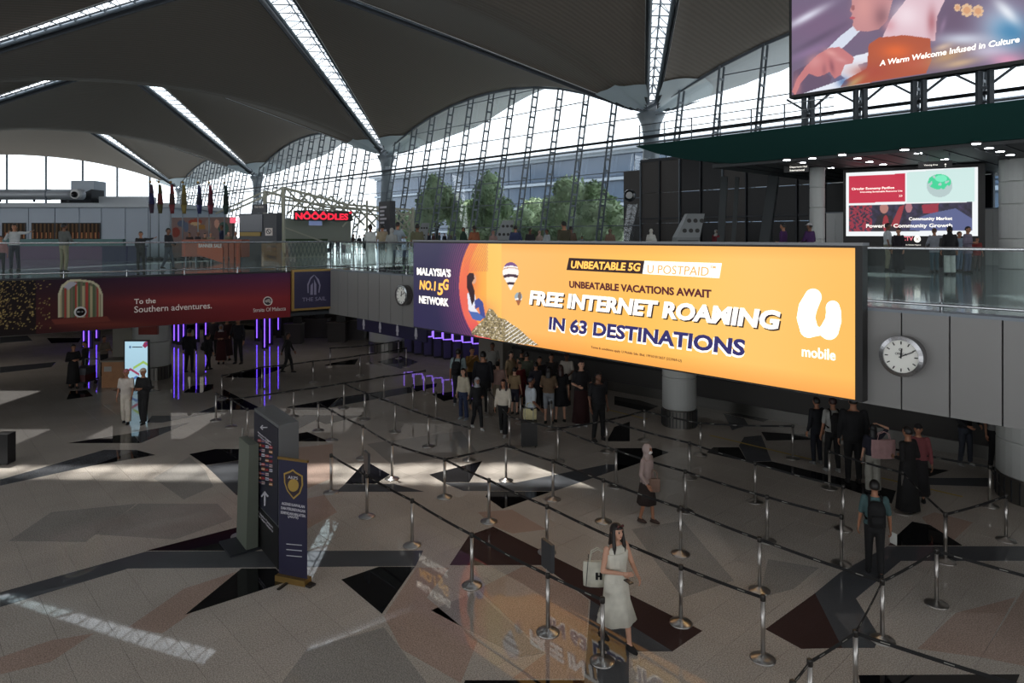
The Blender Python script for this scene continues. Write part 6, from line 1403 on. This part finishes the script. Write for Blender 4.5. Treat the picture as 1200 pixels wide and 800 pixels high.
# slanted kiosks with round windows
def slant(px, Yk, wpx, ytop, lab):
    wd = wpx/F*Yk; p = AT(px,Yk,MEZ); o = empty('slanted_kiosk', p, lab, 'kiosk', 'slanted kiosks'); zt_k = ZY(ytop,Yk); x0, x1 = p.x-wd/2, p.x+wd/2; k = wd*.5
    zc = MEZ+(zt_k-MEZ)*.52
    q = MB(); q.hexa([(x0,Yk,MEZ),(x1,Yk,MEZ),(x1,Yk+.9,MEZ),(x0,Yk+.9,MEZ),(x0+.1*wd,Yk,zc),(x1,Yk,zc),(x1,Yk+.9,zc),(x0+.1*wd,Yk+.9,zc)]); q.build('lower_body', mat('slant_grey',(116,120,122),.5), o)
    q = MB(); q.hexa([(x0+.1*wd,Yk-.02,zc),(x1,Yk-.02,zc),(x1,Yk+.9,zc),(x0+.1*wd,Yk+.9,zc),(x0+.1*wd+k,Yk+.35,zt_k),(x1+k*.55,Yk+.35,zt_k),(x1+k*.55,Yk+.9,zt_k),(x0+.1*wd+k,Yk+.9,zt_k)]); q.build('slanted_face', mat('slant_light',(136,140,142),.5), o)
    for r in range(2):
        for c in range(3):
            t = .28+.42*r; cx = x0+.1*wd+k*t+wd*(.2+.27*c)*.92; cz = zc+(zt_k-zc)*t; cy = Yk-.02+.37*t; q = MB(); q.tube((cx,cy+.05,cz), (cx,cy-.03,cz), wd*.085, n=14); q.build('round_window', M_frame, o)
    for s_ in range(6): q = MB(); q.box((p.x+.05*wd,Yk-.012,MEZ+.25+s_*.17), (wd*.8,.03,.04)); q.build('louvre_slat', M_steeld, o)
slant(805, 33, 30, 250, 'grey slanted kiosk with round windows before the dark glass wall')
slant(587, 36, 20, 258, 'grey slanted kiosk with round windows in front of the trees')
slant(492, 40, 12, 261, 'small far grey slanted kiosk behind the man in the olive shirt')
p = AT(738,50.5,ZY(229,50.5)); o_ = empty('dome_camera', p, 'round dark and white dome camera hanging near the big column', 'camera'); q = MB(); q.ball(p, .46, 16, 10); q.build('dome', mat('cam_dome'), o_); q = MB(); q.tube(p+Vector((.0,.0,0)), p+Vector((-.12,-.44,0)), .32, .24, n=16); q.build('lens_ring', mat('cam_white'), o_); q = MB(); q.bar(p, (9.35,52.3,p.z), .1); q.build('bracket', M_steel, o_)
# dark glass wall and doors under the canopy
gl_ = Board(UN(to_sp(AT(747,48,0).x,48)[0], 39.5).xy, UN(to_sp(AT(747,48,0).x,48)[0]-48, 39.5).xy)
M_dkg = mat('dark_glass', (20,22,26), .3, spec=.2); M_dkf = mat('dark_wall_brown', (52,48,46), .5)
dw = empty('wall_dark_glass', gl_.pt(gl_.L/2, MEZ), kind='structure')
u = 0.0; k = 0
while u < 34:
    m_ = M_dkf if (k < 2 or k in (4,)) else M_dkg
    for za, zb in ((MEZ,MEZ+2.2),(MEZ+2.24,9.0),(9.04,11.2)):
        pc = gl_.pt(u+.8, 0); xc = 600+F*pc.x/pc.y; clear = 1143 < xc < 1196 and za > MEZ
        q = MB(); gl_.slab(q, u+.03, u+1.57, za, zb, -.03 if clear else -.2, 0); q.build('clear_pane' if clear else 'dark_pane' if m_ is M_dkg else 'wall_panel', M_facglass if clear else m_, dw)
    q = MB(); gl_.slab(q, u-.04, u+.04, MEZ, 11.2, -.25, .12); q.build('frame_post', M_steeld if k%2 else M_mull, dw); u += 1.6; k += 1
q = MB(); gl_.slab(q, 0, u, 11.2, 11.4, -.3, .1); q.build('head_beam', M_steeld, dw)
q = MB(); gl_.slab(q, 0, u, 7.2, 7.3, 0, .1); q.build('mid_beam', M_steeld, dw)
cA = UN(SA, PA); q = MB(); q.box((cA.x,cA.y-.2,7.9), (3.1,3.1,6.4), math.atan2(U_.y,U_.x)); q.build('column_casing', M_dkf, kind='structure', origin=(cA.x,cA.y,MEZ))
# leaning struts in front of it
for x, w_, lab in ((843,.34,'twin'),(858,.2,'thin'),(893,.5,'broad')):
    b0 = AT(x,34,MEZ); t0 = AT(x+(14 if x > 880 else 6),36,9.1); o_ = empty('leaning_strut', b0, 'leaning grey strut before the dark glass wall, the %s one' % {'twin':'stout one nearer the slanted kiosk','thin':'slim middle','broad':'broadest'}[lab].replace(' one',''), 'strut')
    q = MB(); q.bar(b0, t0, w_, w_*.7); q.build('shaft', mat('strut_grey',(92,96,98),.5,.2), o_); q = MB(); q.box((b0.x,b0.y,MEZ+.05), (w_*2,w_*2,.1)); q.build('foot_plate', M_steeld, o_)
for px, Y, wd, ht, lab in ((979,33,22,250,'grey panelled box wall beside the white column and second screen'),(1164,31.5,30,245,'grey panelled box wall beyond the second screen')):
    b = Board(AT(px-wd/2,Y,0).xy, AT(px+wd/2,Y-.8,0).xy); o_ = empty('box_wall', b.pt(b.L/2,MEZ), lab, 'partition'); zt_b = ZY(ht,Y)
    for k in range(2): q = MB(); b.slab(q, b.L*k/2+.01, b.L*(k+1)/2-.01, MEZ, zt_b, -1.2, 0); q.build('panel', mat('boxwall_grey',(196,198,198),.5), o_)
    q = MB(); b.slab(q, 0, b.L, zt_b, zt_b+.05, -1.25, .03); q.build('coping', M_steel, o_)
sgx = Board(AT(919,30,0).xy, AT(948,29.5,0).xy); o_ = empty('hanging_sign', sgx.pt(sgx.L/2, ZY(203,30)), 'black hanging direction sign with white lettering under the canopy', 'sign'); q = MB(); sgx.slab(q, 0, sgx.L, ZY(202.5,30), ZY(192.5,30), 0, .08); q.build('sign_panel', M_frame, o_)
sgx.text("Departure Hall", 926, 195, 197.6, 946, E_white, o_, .085, bold=.01); sgx.text("International", 926, 198.6, 201, 943, E_white, o_, .085, bold=.01)
q = MB(); q.bar(sgx.pt(.2,ZY(192.5,30),.04), sgx.pt(.2,9.1,.04), .03); q.bar(sgx.pt(.9,ZY(192.5,30),.04), sgx.pt(.9,9.1,.04), .03); q.build('hanger', M_steel, o_)
sv = Board(AT(1076,26,0).xy, AT(1116,25.4,0).xy); o_ = empty('hanging_sign', sv.pt(sv.L/2, ZY(196.5,26)), 'dark hanging sign reading Viewing Area above the red and mint screen', 'sign'); q = MB(); sv.slab(q, 0, sv.L, ZY(197,26), ZY(190,26), 0, .06); q.build('sign_panel', M_frame, o_); sv.text("Viewing Area", 1083, 192.8, 195.2, 1099, E_white, o_, .065, bold=0); arrow(sv, 1108, 193.8, 2.4, E_white, o_, True, .068)
q = MB(); q.bar(sv.pt(.3,ZY(190,26),.03), sv.pt(.3,9.1,.03), .03); q.bar(sv.pt(1.0,ZY(190,26),.03), sv.pt(1.0,9.1,.03), .03); q.build('hanger', M_steel, o_)
# stonework band: bright stripes of window light reflect from here, floor edge joints
# ============================================================ OUTSIDE
M_out = mat('outside_paving', (120,122,120), .9)
MB().prism([(-400,60),(-300,500),(500,500),(400,-60),(70,-40),tuple(UN(SA+3*LS,46).xy)[:2],(-130,120)], 2.5, 2.9).build('ground_outside', mat('outside_ground',(165,166,162),.9), kind='structure')
def outbuilding(name, s0, s1, p, z0, z1, lab, floors, m_):
    b = Board(UN(s0,p).xy, UN(s1,p).xy); o = empty('building', b.pt(b.L/2, z0), lab, 'building'); q = MB(); b.slab(q, 0, b.L, z0, z1, -30, -.3); q.build('body', m_, o)
    n = int(b.L/6); 
    for f in range(floors):
        za, zb = z0+(z1-z0)*f/floors, z0+(z1-z0)*(f+1)/floors
        q = MB(); b.slab(q, 0, b.L, zb-.5, zb, -.3, .5); q.build('floor_band', mat('band_pale',(150,160,172),.6), o)
        for k in range(min(n,30)): q = MB(); b.slab(q, b.L*k/n+.15, b.L*(k+1)/n-.15, za+.2, zb-.7, -.3, -.05); q.build('window', mat('out_glass',(84,98,116),.15), o)
    q = MB(); b.slab(q, -1, b.L+1, z1, z1+.8, -31, 1.5); q.build('roof_edge', mat('roof_pale',(150,156,164),.6), o); return o
outbuilding('b', 150, -5, 92, 2.9, 20.5, 'long blue grey building with banded windows beyond the glass facade', 4, mat('out_wall',(120,132,148),.7))
outbuilding('c', -20, -100, 100, 2.9, 16.0, 'lower glassy building seen beyond the far end under the canopy', 3, mat('out_wall'))
M_leaf = mat('leaf_green', (128,150,112), .8, noise=.35, nscale=.8); M_leaf2 = mat('leaf_light', (158,176,140), .8, noise=.3, nscale=.8); M_bark = mat('bark', (60,50,42), .9)
def tree(px, Y, yb, yt, wpx, lab, m_, seed, cat='tree'):
    rng = random.Random(seed); zb, zt = 2.9, ZY(yt,Y); r = wpx/2/F*Y; p = AT(px,Y,0); o = empty('leafy_tree' if cat == 'tree' else 'shrub', (p.x,p.y,zb), lab, cat, 'trees and shrubs beyond the glass facade')
    zc0 = ZY(yb,Y); q = MB(); q.tube((p.x,p.y,zb), (p.x,p.y,(zc0+zt)/2), .22, .12, n=8)
    for k in range(6): t = k*1.05; q.tube((p.x,p.y,zc0+.3), (p.x+math.cos(t)*r*.6,p.y+math.sin(t)*r*.6,(zc0+zt)/2+rng.random()*1.5), .08,.03,n=5)
    q.build('trunk', M_bark, o)
    cz, rz = (zc0+zt)/2, (zt-zc0)/2; lobes = [(rng.gauss(0,.42),rng.gauss(0,.42),rng.gauss(0,.42),.45+rng.random()*.25) for _ in range(12)]+[(0,0,0,.7)]; q = MB(); inner = MB()
    for lx, ly, lz, lr in lobes: inner.ball((p.x+lx*r, p.y+ly*r, cz+lz*rz), (lr*r*.82, lr*r*.82, lr*rz*.82), 10, 7)
    for _ in range(2600):
        lx, ly, lz, lr = rng.choice(lobes); v = Vector((rng.gauss(0,1),rng.gauss(0,1),rng.gauss(0,1))).normalized()*lr*(.8+rng.random()*.25)
        c = Vector((p.x+(lx+v.x)*r, p.y+(ly+v.y)*r, cz+(lz+v.z)*rz)); s = .16+.14*rng.random(); a = Vector((rng.gauss(0,1),rng.gauss(0,1),rng.gauss(0,1))).normalized(); b = a.cross(Vector((rng.gauss(0,1),rng.gauss(0,1),rng.gauss(0,1)))).normalized()
        q.add([c-a*s, c+b*s*.5, c+a*s, c-b*s*.5], [(0,1,2,3)])
    inner.build('inner_leaves', m_, o, kind='stuff', smooth=True); q.build('foliage', m_, o, kind='stuff')
tree(512,78,275,214,40,'tall narrow tree past the glass near the second column',M_leaf2,1)
tree(576,76,272,212,50,'round tree beyond the glass at the middle of the facade',M_leaf,2)
tree(666,70,262,207,58,'largest pale green tree beyond the glass above the orange screen',M_leaf2,3)
tree(702,68,266,222,40,'smaller round tree behind the largest pale green tree',M_leaf,4)
tree(625,80,282,238,46,'low bushy tree between the two round trees',M_leaf2,5)
tree(545,84,284,240,34,'low pale tree between the narrow and the round tree',M_leaf2,6)
tree(715,62,292,240,70,'broad pale shrub beyond the glass next to the big column',M_leaf2,7,'shrub')
tree(478,90,284,248,30,'small far tree beside the second column',M_leaf2,8)
tree(640,64,296,262,60,'wide low shrub beyond the glass under the largest tree',M_leaf,9,'shrub')
tree(590,68,294,264,60,'wide low shrub beyond the glass behind the middle slanted kiosk',M_leaf2,10,'shrub')
bpy.data.scenes.remove(TMP)
bpy.context.view_layer.update()
